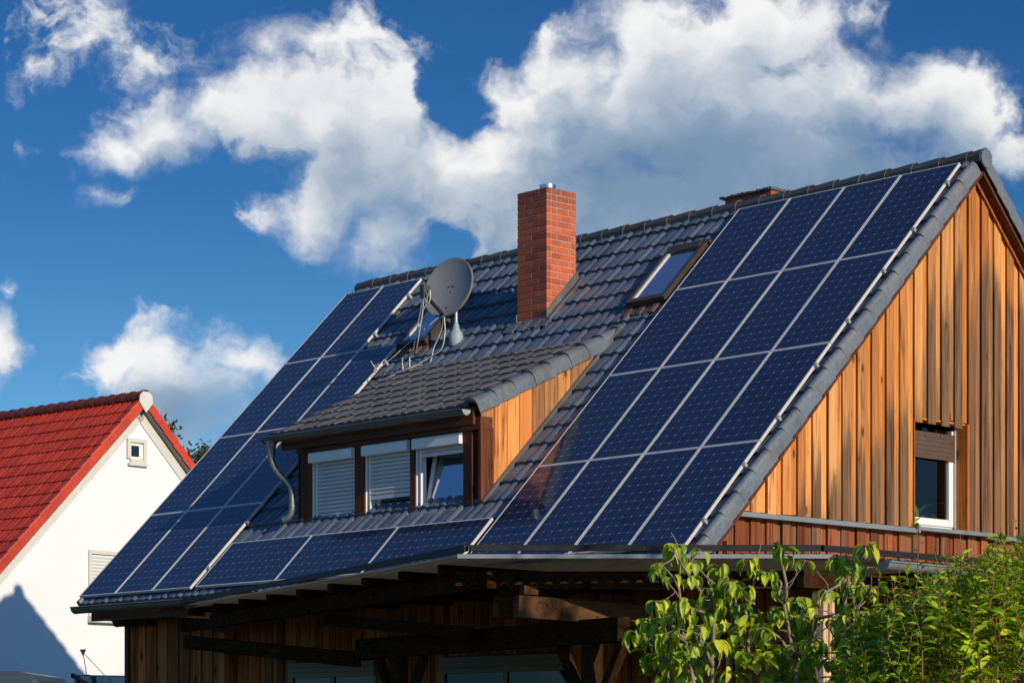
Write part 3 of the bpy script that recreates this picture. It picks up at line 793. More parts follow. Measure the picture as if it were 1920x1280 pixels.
mb = MB(); mb.beam(bot - nD*.12, lnb - nD*.02 - uD*.05, .035, .045); mb.build('feed_arm', M['dark_metal'], dish)
mb = MB(); mb.beam(bot - nD*.16, bot+nD*.03, .05, .06); mb.beam(foot+Vector((0,0,.78)), dpt(.1, 0, .02), .12, .12); mb.build('mount_bracket', M['zinc'], dish)
mb = MB(); q = (cD-lnb).normalized(); mb.tube([lnb+q*.0, lnb+q*.05, lnb+q*.07, lnb+q*.11], [.03,.035,.055,.058], 14); mb.beam(lnb+Vector((0,0,.07)), lnb+Vector((0,0,-.13)), .075, .09, (1,0,0))
lo = mb.build('feed_horn', M['lnb'], dish, smooth='auto')
def sag(pts, n=10):
    pts = [Vector(p) for p in pts]; out = []
    ext = [pts[0]*2-pts[1]] + pts + [pts[-1]*2-pts[-2]]
    for i in range(1, len(ext)-2):
        p0, p1, p2, p3 = ext[i-1:i+3]
        for k in range(n):
            t_ = k/n
            out.append(.5*((2*p1)+(p2-p0)*t_+(2*p0-5*p1+4*p2-p3)*t_*t_+(3*p1-p0-3*p2+p3)*t_**3))
    out.append(pts[-1]); return out
mb = MB()
b0 = lnb+Vector((0,0,-.13))
e1 = roof(-5.45, 2.75, -.06); e2 = roof(-5.28, 2.75, -.06); e3 = roof(-5.75, 2.95, -.06)
for d, e in (((-.05,0,.0), e1), ((.0,0,.0), e2)):
    d = Vector(d); mb.tube(sag([b0+d*.4, b0+d+Vector((-.02,0,-.2)), b0+d*1.5+Vector((-.12,.02,-.5)), (b0+e)/2+Vector((.0,-.02,-.28)), e+Vector((0,0,.2)), e]), .009, 6)
mb.tube(sag([bot, bot+Vector((-.04,0,-.2)), bot+Vector((-.22,0,-.45)), bot+Vector((-.32,-.02,-.7)), roof(-5.2, 2.72, -.05), roof(-5.6, 2.9, -.05), e3]), .009, 6)
mb.tube(sag([bot+Vector((.02,0,0)), bot+Vector((.04,0,-.25)), bot+Vector((-.05,0,-.5)), roof(-4.95, 2.6, -.03), roof(-5.3, 2.82, -.05), roof(-5.9, 3.0, -.05)]), .009, 6)
mb.tube(sag([b0+Vector((.02,0,0)), b0+Vector((.1,0,-.1)), b0+Vector((.16,0,-.02)), b0+Vector((.14,0,.1)), b0+Vector((.05,0,-.12)), b0+Vector((-.03,0,-.2))]), .008, 6)
mb.build('antenna_cables', M['cable'], dish, smooth=True)
# thin wires tied along the edge of the far solar field
mb = MB()
pA = roof(-6.03, 2.05, .0); pB = roof(-6.05, 2.75, .0)
mb.tube(sag([pA, pA+Vector((.12,-.02,-.02)), pA+Vector((.16,.0,.04))]), .006, 5)
mb.tube(sag([roof(-5.1, 1.35, .15), roof(-5.5, 2.0, .1), roof(-5.8, 2.5, .05), pB, roof(-6.08, 3.1, .02)]), .005, 5)
for k in range(7):
    q = roof(-6.05+random.uniform(-.04, .06), 2.7+k*.03, .0); mb.tube([q, q+Vector((random.uniform(-.1,.16), random.uniform(-.1,.06), random.uniform(-.02,.14)))], .005, 5)
mb.tube([pB, pB+Vector((-.09,-.05,.16))], .006, 5)
wo = mb.build('tied_wires', M['cable']); wo['label'] = 'thin pale wires tied to the edge of the far solar field below the dish'; wo['category'] = 'wire'

# ------------------------------------------------------------------ canopy round the corner of the house
ZC = -5.83
A = Vector((4.5,-9.5,0)); A2 = Vector((7.13,-6.70,0)); B = Vector((-8.9,-4.76,0)); C2 = Vector((7.06,3.4,0))
can = thing('terrace_canopy', (4.5, -6.5, -G), 'dark timber terrace canopy with corrugated roof wrapped round the corner of the wooden house', 'canopy')
e1 = (A-B).normalized(); e2 = Vector((-e1.y, e1.x, 0))
poly = [B, A, A2, C2]
def span(q):                                 # where the line at distance q (along e2 from B) enters and leaves the roof
    ts = []
    for k in range(len(poly)):
        p0, p1 = poly[k], poly[(k+1) % len(poly)]
        a0, a1 = (p0-B).dot(e2)-q, (p1-B).dot(e2)-q
        if (a0 <= 0) != (a1 <= 0):
            f_ = a0/(a0-a1); ts.append(((p0+(p1-p0)*f_)-B).dot(e1))
    return (min(ts), max(ts)) if len(ts) >= 2 else None
sheet = MB(); qmax = max((p-B).dot(e2) for p in poly); nq = int(qmax/.025); prev = None
for k in range(nq):
    q = .004+k*.025; sp = span(q)
    if not sp: continue
    zz = ZC-.065+.028*math.sin(q/.15*2*math.pi)
    row = [B+e1*sp[0]+e2*q+Vector((0,0,zz)), B+e1*sp[1]+e2*q+Vector((0,0,zz))]
    if prev: sheet.grid([prev, row])
    prev = row
sheet.build('corrugated_roof', M['sheet'], can, smooth=False)
def edge(mb, p, q, w, z0, z1, out=0., ext=0.):
    d = (q-p).normalized(); nn = Vector((d.y, -d.x, 0)); p = p-d*ext; q = q+d*ext
    a, b_ = p+nn*out, q+nn*out
    mb.hexa([a+Vector((0,0,z0)), b_+Vector((0,0,z0)), b_+nn*w+Vector((0,0,z0)), a+nn*w+Vector((0,0,z0)), a+Vector((0,0,z1)), b_+Vector((0,0,z1)), b_+nn*w+Vector((0,0,z1)), a+nn*w+Vector((0,0,z1))])
mb = MB()
def segs(p, q, n):
    for k in range(n):
        a, b_ = p+(q-p)*(k/n), p+(q-p)*((k+1)/n); edge(mb, a, b_-(q-p).normalized()*.006, .05, ZC-.022, ZC+.045, 0)
segs(B+e1*1.2, A, 4); segs(A, A2, 2); segs(A2, C2, 3)
mb.build('edge_trim', M['dark_metal'], can)
mb = MB(); edge(mb, A, A2, .05, ZC-.105, ZC-.06, .03, .12); mb.build('edge_strip', M['trim_zinc'], can)
mb = MB(); tmp = MB()
gp = Vector((7.20, -5.6, ZC-.14)); 
rows = []
for yy, dz in ((-5.75, 0.), (1.5, -.05)):
    rows.append([(7.24+math.cos(math.pi+math.pi*k/10)*.09, yy, ZC-.10+dz+math.sin(math.pi+math.pi*k/10)*.09) for k in range(11)])
mb.grid(rows); mb.prism([(7.24+math.cos(math.pi+math.pi*k/10)*.093, -5.756, ZC-.10+math.sin(math.pi+math.pi*k/10)*.093) for k in range(11)], (0, .008, 0))
mb.tube([(7.335, -5.75, ZC-.095), (7.335, 1.5, ZC-.145)], .013, 8)
mb.build('canopy_gutter', M['trim_zinc'], can, smooth='auto')
# rafters, beams, posts, braces
def part(name, m, fn, bev=.006):
    k = MB(); fn(k); return k.build(name, M[m], can, bevel=bev)
def on(p, dz): return Vector((p.x, p.y, ZC+dz))
inA = Vector((4.1,-8.95,0)); inA2 = Vector((6.75,-6.3,0)); inC = Vector((6.7,2.8,0)); inB = Vector((-6.5,-5.3,0))
for p, q in ((inB, inA), (inA, inA2), (inA2, inC)):
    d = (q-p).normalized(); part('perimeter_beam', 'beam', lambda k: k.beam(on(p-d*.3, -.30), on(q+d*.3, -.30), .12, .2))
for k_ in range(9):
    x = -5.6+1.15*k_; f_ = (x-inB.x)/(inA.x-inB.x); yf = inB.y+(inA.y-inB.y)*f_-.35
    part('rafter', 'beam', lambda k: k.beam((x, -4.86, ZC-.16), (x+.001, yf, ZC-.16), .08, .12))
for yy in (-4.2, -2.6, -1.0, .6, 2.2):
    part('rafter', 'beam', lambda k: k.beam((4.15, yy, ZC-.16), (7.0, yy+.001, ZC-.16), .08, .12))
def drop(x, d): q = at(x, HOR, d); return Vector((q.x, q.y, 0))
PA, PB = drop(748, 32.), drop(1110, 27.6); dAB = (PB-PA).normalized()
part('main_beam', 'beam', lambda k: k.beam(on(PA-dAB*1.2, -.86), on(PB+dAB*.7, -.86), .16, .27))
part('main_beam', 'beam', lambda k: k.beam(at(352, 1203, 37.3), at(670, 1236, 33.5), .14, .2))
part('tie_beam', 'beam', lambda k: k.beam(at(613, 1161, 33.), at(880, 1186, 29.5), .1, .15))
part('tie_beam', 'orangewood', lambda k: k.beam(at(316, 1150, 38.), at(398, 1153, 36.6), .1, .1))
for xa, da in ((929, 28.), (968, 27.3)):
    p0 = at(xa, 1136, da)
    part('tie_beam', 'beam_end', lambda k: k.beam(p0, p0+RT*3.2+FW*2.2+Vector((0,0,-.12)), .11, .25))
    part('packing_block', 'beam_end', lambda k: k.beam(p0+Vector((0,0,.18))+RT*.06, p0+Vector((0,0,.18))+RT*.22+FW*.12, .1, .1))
qr = drop(1543, 27.4); ql = drop(423, 37.5)
for (p, m_) in ((qr,'freshwood'), (PA,'beam'), (PB,'beam'), (ql,'board_front'), (Vector((6.7,-1.2,0)),'darkwood_v')):
    part('post', m_, lambda k: k.box(p.x-.09, p.x+.09, p.y-.09, p.y+.09, -G, ZC-(1.0 if p in (PA, PB) else .41)), .01)
part('post_board', 'freshwood', lambda k: k.box(qr.x+.093, qr.x+.12, qr.y-.02, qr.y+.06, ZC-1.2, ZC-.42), .002)
for p, sg, ln in ((PA, 1, .75), (PA, -1, .6), (PB, -1, .7), (PB, 1, .7)):
    part('brace', 'beam', lambda k: k.beam(on(p+dAB*sg*.08, -1.0-ln-.1), on(p+dAB*sg*ln, -1.0), .1, .12))
mb = MB(); gutter(mb, -8.95, -8.0, -4.98, ZC-.16, .09); gut_cap(mb, -8.956, -4.98, ZC-.16, .093); mb.build('short_gutter', M['dark_metal'], can, smooth='auto')

# ------------------------------------------------------------------ neighbouring house
az = R(94.8); hd = Vector((math.cos(az), math.sin(az), 0)); nd = Vector((hd.y, -hd.x, 0)); W0 = Vector((-22.1, 1.2, -G))
def NB(x, h, z): return W0 + nd*x + hd*h + Vector((0,0,z))
nb = thing('white_house', (W0.x-4, W0.y+3, -G), 'white rendered house with bright red tiled roof and a small attic window', 'house')
HA, ZA, LEN, HW = 3.53, 9.22, 11.0, 5.1
SN = 1.0
mb = MB()
def zg(h): return ZA-abs(h-HA)*SN
mb.prism([NB(0, HA-HW, 0), NB(0, HA+HW, 0), NB(0, HA+HW, zg(HA+HW)), NB(0, HA, ZA), NB(0, HA-HW, zg(HA-HW))], -nd*LEN)
wall = mb.build('wall', M['plaster'], nb)
# cut the small window as a framed recess
def nbroof(sg):
    def P(u, s, n=0.):                       # u runs along the ridge away from the gable end, s down the slope
        return NB(.2-u, HA+sg*(S2*s+S2*n), ZA+.30-S2*s+S2*n)
    return P
for sg in (-1, 1):
    tiles(nbroof(sg), 0.12, LEN+.3, -.1, HW/S2+.55, w=.34, c=.40, base=-.02, h=.028, K=8, lift=.03).build('red_roof_tiles', M['red_tile'], nb, smooth='auto')
    mb = MB(); mb.tbox(nbroof(sg), .02, LEN+.2, -.05, HW/S2+.45, -.12, -.03); mb.build('roof_boarding', M['offwhite'], nb)
    mb = MB(); P = nbroof(sg)
    c_ = .40; nn_ = int((HW/S2+.5)/c_)
    for a in range(nn_+1):
        sb = HW/S2+.55-a*c_; st = max(-.05, sb-c_-.03); rows = []
        for sv, lv in ((st, -.008), (sb, .018), (sb, -.02)):
            rows.append([P(x, sv, n+lv) for x, n in ((.16,.0), (.15,.03), (.06,.035), (.0,.03), (-.01,0), (-.012,-.17), (.005,-.17))])
        mb.grid(rows)
    mb.build('red_verge_tiles', M['red_tile'], nb)
    mb = MB(); mb.tbox(P, .03, .19, .0, HW/S2+.4, -.20, -.122); mb.build('grey_soffit', M['zinc'], nb)
    mb = MB(); mb.tbox(P, .172, .196, .24, HW/S2+.4, -.43, -.205); mb.build('rake_band', M['offwhite'], nb)
mb = MB(); rr = random.Random(2); u = 0.
while u < LEN+.2:
    rows = []
    for uv_, r_ in ((u, .165), (u+.06, .165), (u+.065, .15), (u+.42, .145)):
        rows.append([NB(.22-uv_, HA+math.cos(math.pi*(-.1+1.2*k/10))*r_*1.1, ZA+.27+math.sin(math.pi*(-.1+1.2*k/10))*r_) for k in range(11)])
    mb.grid(rows); u += .38
mb.build('red_ridge_caps', M['red_ridge'], nb, smooth='auto')
mb = MB(); mb.prism([NB(.21, HA+x, ZA+.25+z) for x, z in ((0,-.34), (.2,-.1), (.17,.06), (.09,.14), (-.09,.14), (-.17,.06), (-.2,-.1))], nd*.03); mb.build('ridge_end_disc', M['offwhite'], nb)
# attic window
h0, h1, z0, z1 = 3.14, 3.70, 7.98, 8.54
mb = MB()
mb.tbox(NB, .0, .06, h0, h0+.09, z0+.1, z1); mb.tbox(NB, .0, .06, h1-.09, h1, z0, z1); mb.tbox(NB, .0, .06, h0+.0905, h1-.0905, z1-.09, z1); mb.tbox(NB, .0, .085, h0+.03, h1+.02, z0-.06, z0-.001); mb.tbox(NB, .0, .058, h0+.0905, h1-.0905, z0, z0+.09)
aw = mb.build('attic_window', M['offwhite'], nb)
mb = MB(); mb.tbox(NB, .001, .02, h0+.091, h0+.13, z0+.12, z1-.12); mb.tbox(NB, .001, .02, h1-.2, h1-.091, z0+.12, z1-.12); mb.tbox(NB, .001, .02, h0+.131, h1-.201, z0+.091, z0+.15); mb.tbox(NB, .001, .02, h0+.131, h1-.201, z1-.16, z1-.092); mb.build('window_frame', M['white_pvc'], aw)
mb = MB(); mb.tbox(NB, .002, .012, h0+.131, h1-.201, z0+.151, z1-.161); mb.build('pane', M['glass_dark'], aw)
# shuttered window lower down
h0, h1, z0, z1 = 2.05, 3.5, 4.45, 5.94
mb = MB(); mb.tbox(NB, 0, .05, h0, h0+.07, z0, z1); mb.tbox(NB, 0, .05, h1-.07, h1, z0, z1); mb.tbox(NB, 0, .05, h0+.071, h1-.071, z1-.09, z1); mb.tbox(NB, 0, .16, h0-.02, h1+.02, z0-.14, z0-.002)
sw = mb.build('shuttered_window', M['offwhite'], nb)
mb = MB(); zz = z1-.12
while zz > z0+.03:
    rows = []
    for q in range(5): rows.append([NB(.012+.016*math.sin(math.pi*q/4), h0+.075, zz-.075*q/4), NB(.012+.016*math.sin(math.pi*q/4), h1-.075, zz-.075*q/4)])
    mb.grid(rows); zz -= .075
mb.build('roller_shutter', M['grey_pvc'], sw)

# ------------------------------------------------------------------ leaves
def leaf(mb, base, d, up, L, W, fold=.35, bend=.5, heart=False, n=5):
    d = d.normalized(); side = d.cross(up).normalized(); nn = side.cross(d).normalized()
    mid, lf, rt = [], [], []
    for k in range(n+1):
        t_ = k/n
        if heart: w = math.sin(math.pi*min(1, t_*.86+.10))**.75*(1-t_)**.28
        else: w = math.sin(math.pi*(t_*.97+.015))**.85*(1-.35*t_)
        a = bend*t_; c_ = base + d*(L*t_*(1-.25*a*a)) - nn*(L*.55*a*t_)
        if k == n: w = 0.02
        if k == 0: w = .05 if not heart else .35
        mid.append(c_); lf.append(c_+side*(W*w*math.cos(fold))+nn*(W*w*math.sin(fold))); rt.append(c_-side*(W*w*math.cos(fold))+nn*(W*w*math.sin(fold)))
    i0 = len(mb.v); mb.v += lf+mid+rt; m_ = n+1
    for k in range(n):
        mb.f.append((i0+k, i0+k+1, i0+m_+k+1, i0+m_+k)); mb.f.append((i0+m_+k, i0+m_+k+1, i0+2*m_+k+1, i0+2*m_+k))
def rdir(rr, up=0.): 
    v = Vector((rr.gauss(0,1), rr.gauss(0,1), rr.gauss(0,1)+up)); return v.normalized()
def curve(p, q, rr, wob, n=7):
    out = []
    a = Vector((rr.uniform(-1,1), rr.uniform(-1,1), rr.uniform(-.4,.4)))*wob; b_ = Vector((rr.uniform(-1,1), rr.uniform(-1,1), rr.uniform(-.4,.4)))*wob
    for k in range(n+1):
        t_ = k/n; out.append(p+(q-p)*t_+a*math.sin(math.pi*t_)+b_*math.sin(2*math.pi*t_)*.5)
    return out

# big-leaved shrub with bare grey branches
rr = random.Random(17); D = 12.5
base = at(1400, HOR, D); base.z = -G
lil = thing('big_leaved_shrub', base, 'leggy shrub with drooping heart shaped leaves and bare grey branches in front of the canopy', 'shrub')
fo, st = MB(), MB()
tips = [(1268,1012),(1240,1045),(1300,1040),(1470,1018),(1405,1040),(1440,1060),(1350,1050),(1625,1012),(1570,1035),(1210,1150),(1195,1175),(1235,1115),(1280,1120),(1330,1110),(1390,1120),(1450,1130),(1500,1110),(1590,1120),(1640,1090),(1230,1215),(1290,1200),(1345,1190),(1410,1210),(1470,1200),(1525,1190),(1585,1190),(1260,1265),(1320,1270),(1390,1275),(1450,1270),(1510,1260),(1620,1250),(1660,1180),(1375,1080),(1310,1160),(1500,1150),(1600,1060),(1660,1130),(1425,1165),(1250,1180)]
mains = []
for (x, y, dd) in ((1285,1200,.1),(1340,1150,-.15),(1400,1160,.2),(1470,1130,-.1),(1530,1160,.15),(1250,1235,0.),(1590,1170,-.2)):
    q = at(x, y, D+dd); p = base+Vector((rr.uniform(-.25,.25), rr.uniform(-.25,.25), .0)); pts = curve(p, q, rr, .13, 9)
    st.tube(pts, [.020-.0013*k for k in range(10)], 7); mains.append(pts)
for (x, y) in tips:
    tip = at(x, y+12, D+rr.uniform(-.35, .35))
    best = min((q for pts in mains for q in pts[3:]), key=lambda q: (q-tip).length + (2 if q.z > tip.z-.02 else 0))
    pts = curve(best, tip, rr, .06, 6); st.tube(pts, [.011-.0011*k for k in range(7)], 6)
    def cluster(p, n, sc=1.):
        for k in range(n):
            a = rr.uniform(0, 2*math.pi); out = Vector((math.cos(a), math.sin(a), rr.uniform(-.55, .5))).normalized()
            q = p + out*.022; st.tube([p, p+out*.03*sc], .0018, 4, False)
            d = (out*.65 + Vector((0,0,-.75+rr.uniform(-.3,.5)))).normalized()
            leaf(fo, p+out*.03*sc, d, Vector((0,0,1))*.8+out, rr.uniform(.055,.112)*sc, rr.uniform(.024,.038)*sc, rr.uniform(.3,1.05), rr.uniform(.2,1.3), True)
    cluster(tip, rr.randint(7, 11), .95)
    for f_ in (.55, .78):
        if rr.random() < .85: cluster(pts[int(len(pts)*f_)], rr.randint(3, 5), .85)
    for _ in range(2):                        # bare twigs
        q = pts[rr.randint(1, 5)]; e = q+rdir(rr, .3)*rr.uniform(.08, .22); st.tube(curve(q, e, rr, .02, 4), [.0045,.004,.0035,.003,.002], 5)
        if rr.random() < .5: cluster(e, 3, .8)
for _ in range(120):                           # inner leaves lower down
    q = at(rr.choice((rr.uniform(1215, 1515), rr.uniform(1215, 1515), rr.uniform(1570, 1660))), rr.uniform(1150, 1300), D+rr.uniform(-.1, .6))
    for k in range(4):
        d = rdir(rr, -.8); leaf(fo, q+rdir(rr)*.05, d, Vector((0,0,1)), rr.uniform(.06,.11), rr.uniform(.025,.042), .4, .6, True)
fo.build('foliage', M['leaf_big'], lil, smooth=True); st.build('branches', M['bark'], lil, smooth=True)

# dense bush with lance-shaped leaves
rr = random.Random(23); D = 12.0
base = at(1850, HOR, D); base.z = -G
bush = thing('leafy_bush', base, 'dense bright green bush with narrow leaves and reddish shoots at the gable end', 'bush')
fo, st = MB(), MB()
def top(x):                                    # outline of the bush
    pts = [(1580,1240),(1650,1150),(1690,1095),(1715,1035),(1745,1060),(1790,1005),(1830,1035),(1870,1000),(1905,960),(1960,965),(2050,980),(2250,1000)]
    for (a, b_), (c_, d) in zip(pts, pts[1:]):
        if a <= x <= c_: return b_+(d-b_)*(x-a)/(c_-a)
    return 1200
def shoot(x, y0, y1, dd, lean, nl, sc=1.):
    p = at(x, y0, D+dd); q = at(x+lean, y1, D+dd+rr.uniform(-.12,.12)); pts = curve(p, q, rr, .035, 8)
    st.tube(pts, [.0045-.0004*k for k in range(9)], 5)
    for k in range(nl):
        t_ = k/nl*.92+.06; i = min(7, int(t_*8)); c_ = pts[i]+(pts[i+1]-pts[i])*(t_*8-i)
        ax = (pts[i+1]-pts[i]).normalized()
        a = k*2.399+rr.uniform(-.4,.4); s1 = ax.cross(Vector((1,.2,0))).normalized(); s2 = ax.cross(s1)
        out = s1*math.cos(a)+s2*math.sin(a)
        d = (out+ax*rr.uniform(.2,.9)).normalized(); Ls = sc*rr.uniform(.05,.112)*(1.15-.35*t_)
        leaf(fo, c_, d, ax, Ls, Ls*.2, rr.uniform(.1,.45), rr.uniform(.2,.9), False, 4)
for x, y in ((1598,1120),(1722,958),(1750,1005),(1640,1075),(1880,985),(1905,958),(1800,1000),(1945,970),(1690,1060)):   # long shoots above the outline
    shoot(x-rr.uniform(-10,10), 1290, y, rr.uniform(-.4,.1), rr.uniform(-12,12), 22, .95)
for _ in range(430):
    x = rr.uniform(1570, 2040); t_ = top(x); dd = rr.uniform(-.7, .9)
    y1 = t_+abs(rr.gauss(0, 1))*95*(1 if dd > -.2 else 1.3)+8; y1 = min(y1, 1300)
    shoot(x+rr.uniform(-25,25), y1+rr.uniform(110,190), y1, dd, rr.uniform(-30,30), rr.randint(15, 22))
for _ in range(60):                            # lower growth down to the ground
    x = rr.uniform(1580, 2150); y1 = rr.uniform(1290, 1900); shoot(x, y1+200, y1, rr.uniform(-.6,.8), rr.uniform(-30,30), 14, 1.2)
fo.build('foliage', M['leaf_small'], bush, smooth=True); st.build('shoots', M['bark_red'], bush, smooth=True)

# trees far behind the white house
def tree(px, py, depth, wid, label, seed, grp='trees behind the houses', density=900):
    rr = random.Random(seed); tp = at(px, py, depth); base = Vector((tp.x, tp.y, -G)); Ht = tp.z+G
    o = thing('tree', base, label, 'tree', grp); tr = MB(); cr = MB()
    tr.tube(curve(base, base+Vector((0,0,Ht*.62)), rr, .15, 6), [.24-.025*k for k in range(7)], 8)
    ends = []
    for k in range(22):
        p = base+Vector((0,0,Ht*rr.uniform(.28,.6))); a = rr.uniform(0, 6.28); e = base+Vector((math.cos(a)*wid*rr.uniform(.3,.95), math.sin(a)*wid*rr.uniform(.3,.95), Ht*(rr.uniform(.55,.93) if k % 2 else rr.uniform(.82,.95))))
        pts = curve(p, e, rr, .25, 5); tr.tube(pts, [.08-.012*q for q in range(6)], 6); ends += pts[2:]
        for _ in range(4):
            q = pts[rr.randint(2,5)]; e2_ = q+rdir(rr, .3)*rr.uniform(.4,.9); tr.tube([q, (q+e2_)/2+rdir(rr)*.06, e2_], [.02,.014,.007], 5); ends += [e2_, (q+e2_)/2]
    for k in range(density):
        c_ = rr.choice(ends)+rdir(rr)*min(.5, abs(rr.gauss(0,.22)))
        leaf(cr, c_, rdir(rr), rdir(rr), rr.uniform(.10,.18), rr.uniform(.035,.06), .3, .4, False, 2)
    cr.build('crown', M['leaf_tree'], o); tr.build('trunk', M['bark_dark'], o)
tree(350, 806, 66, 3.2, 'green leafy tree showing just behind the red roof of the white house', 41, density=22000)
tree(384, 822, 70, 2.0, 'half bare autumn tree between the red roof and the solar panels', 42, density=6000)
tree(418, 806, 74, 1.9, 'brownish tree top peeping over the far edge of the solar panels', 43, density=12000)

# unseen tall tree, added at the right to darken the space below the canopy
rr = random.Random(77); gb = Vector((20.5, -11.6, -G)); gt_ = thing('shade_tree', gb, 'broad leafy tree out of view, added to shade the terrace canopy from the right', 'tree')
tr, cr = MB(), MB(); tr.tube(curve(gb, gb+Vector((0,0,7.)), rr, .1, 6), [.16-.018*k for k in range(7)], 8); ends = []
for k in range(26):
    p = gb+Vector((0,0,rr.uniform(2.8,6.))); e = gb+Vector((rr.uniform(-1.1,1.1), rr.uniform(-2.2,2.6), rr.uniform(4.,9.2))); pts = curve(p, e, rr, .2, 5); tr.tube(pts, [.04-.006*q for q in range(6)], 5); ends += pts[2:]
for k in range(8000):
    c_ = rr.choice(ends)+rdir(rr)*abs(rr.gauss(0,.42)); leaf(cr, c_, rdir(rr), rdir(rr), rr.uniform(.14,.22), rr.uniform(.05,.08), .3, .4, False, 2)
cr.build('crown', M['leaf_tree'], gt_); tr.build('trunk', M['bark_dark'], gt_)

# ------------------------------------------------------------------ small things at lower left
# van: only its roof shows
vd = 25.0
vz = at(0, 1262, vd).z; vh = vz+G
vp = at(-60, HOR, vd); vp.z = -G
ax_ = RT; ay_ = FW
def VT(x, y, z): return vp + ax_*x + ay_*y + Vector((0,0,z))
van = thing('van', vp, 'slate blue van whose roof shows in front of the white house', 'van')
xr = (105+60)/FPX*vd; 
mb = MB(); prof = [(-4.0,.35),(xr+.55,.35),(xr+.6,.95),(xr+.35,1.15),(xr+.06,vh-.25),(xr-.04,vh-.04),(xr-.2,vh),(-3.9,vh+.02),(-4.0,vh-.2)]
mb.prism([VT(x, -.9, z) for x, z in prof], ay_*1.8); mb.build('body', M['van'], van, bevel=.05)
for x in (-3.1, xr-.25):
    for y in (-.91, .71):
        mb = MB(); c_ = VT(x, y, .34); mb.tube([c_, c_+ay_*.2], .34, 20); w = mb.build('wheel', M['tyre'], van)
        mb = MB(); mb.tube([c_-ay_*.01, c_+ay_*.21], .2, 16); mb.build('rim', M['alu'], w)
mb = MB(); mb.prism([VT(x, -.91, z) for x, z in ((xr-1.1,1.25),(xr+.15,1.25),(xr-.1,vh-.35),(xr-1.1,vh-.35))], ay_*.005); mb.build('side_window', M['glass_dark'], van)
mb = MB(); mb.prism([VT(x, -.5, z) for x, z in ((-.9,vh+.012),(-.44,vh+.012),(-.47,vh+.07),(-.9,vh+.07))], ay_*.9); bx = thing('roof_box', VT(-.6,0,vh), 'dark blue and white box with red corner on the van roof', 'roof box'); 
mb.build('box_body', M['blue'], bx, bevel=.01)
mb = MB(); mb.prism([VT(x, -.45, z) for x, z in ((-.9,vh+.073),(-.5,vh+.073),(-.62,vh+.115),(-.9,vh+.115))], ay_*.8); mb.build('box_lid', M['white_pvc'], bx, bevel=.008)
mb = MB(); mb.prism([VT(x, -.47, z) for x, z in ((-.61,vh+.0725),(-.48,vh+.0725),(-.60,vh+.105))], ay_*.82); mb.build('red_corner', M['red'], bx)

# glass lean-to roof beyond the house corner, with a thin pole on it
gd = 42.0
gA = at(136, 1264, gd); gB = at(262, 1266, gd+1.0); gC = at(262, 1290, gd+4.5); gD_ = at(176, 1284, gd+3.5)
gr = thing('glass_roof', (gA.x+1, gA.y+1, -G), 'low speckled glass roof with dark edge at the corner of the wooden house', 'glass roof')
mb = MB(); mb.prism([gA, gB, gC, gD_], (0,0,-.02)); mb.build('glass_sheet', M['roofglass'], gr)
mb = MB(); mb.beam(gA+Vector((0,0,-.01)), gD_+Vector((0,0,-.01)), .06, .07); mb.build('edge_bar', M['dark_metal'], gr)
for p in (gA+(gD_-gA)*.2, gD_, gC):
    mb = MB(); mb.box(p.x-.04, p.x+.04, p.y-.04, p.y+.04, -G, p.z-.045); mb.build('support_post', M['zinc'], gr)
pb = at(163, 1266, gd+.3); pt = at(155.5, 1222, gd+.3)
po = thing('wind_spinner', pb, 'thin metal pole with a small cone on top standing on the glass roof', 'garden ornament')
mb = MB(); mb.tube([pb, pt], .008, 6); mb.tube([pb-Vector((0,0,.01)), pb+Vector((0,0,.02))], .06, 10); mb.build('pole', M['zinc'], po)
mb = MB(); mb.tube([pt+Vector((0,0,-.06)), pt+Vector((0,0,.05))], [.006,.058], 14); mb.build('cone', M['alu'], po)
mb = MB(); mb.tube([pt, at(212, 1282, gd+1.5)], .006, 5); mb.build('guy_wire', M['zinc'], po)

# house plant on the sill inside the gable window
pl = thing('house_plant', (3.72, -.5, -5.05), 'green spider plant with arching leaves behind the gable window pane', 'plant')
mb = MB(); mb.tube([(3.7,-.5,-5.05), (3.7,-.5,-4.93)], [.07,.09], 14); mb.build('pot', M['offwhite'], pl)
mb = MB(); rr = random.Random(6)
for k in range(13):
    a = rr.uniform(0, 6.28); d = Vector((math.cos(a)*.25, math.sin(a), rr.uniform(1.,2.))).normalized()
    leaf(mb, Vector((3.7,-.5,-4.93)), d, Vector((0,0,1)), rr.uniform(.42,.62), .026, .3, 1.15, False, 8)
mb.build('leaves', M['leaf_plant'], pl, smooth=True)

# ------------------------------------------------------------------ sky, clouds, sun
w = bpy.data.worlds.new('World'); sc.world = w; w.use_nodes = True
t = NT(w.node_tree); bg = w.node_tree.nodes['Background']
el = math.asin(SUN.z); rot = math.atan2(SUN.x, SUN.y)
sky = t.new('ShaderNodeTexSky', sky_type='NISHITA'); sky.sun_disc = False; sky.sun_elevation = el; sky.sun_rotation = rot
sky.altitude = 200; sky.air_density = 1.0; sky.dust_density = .3; sky.ozone_density = 3.0
SKY_STR = .12
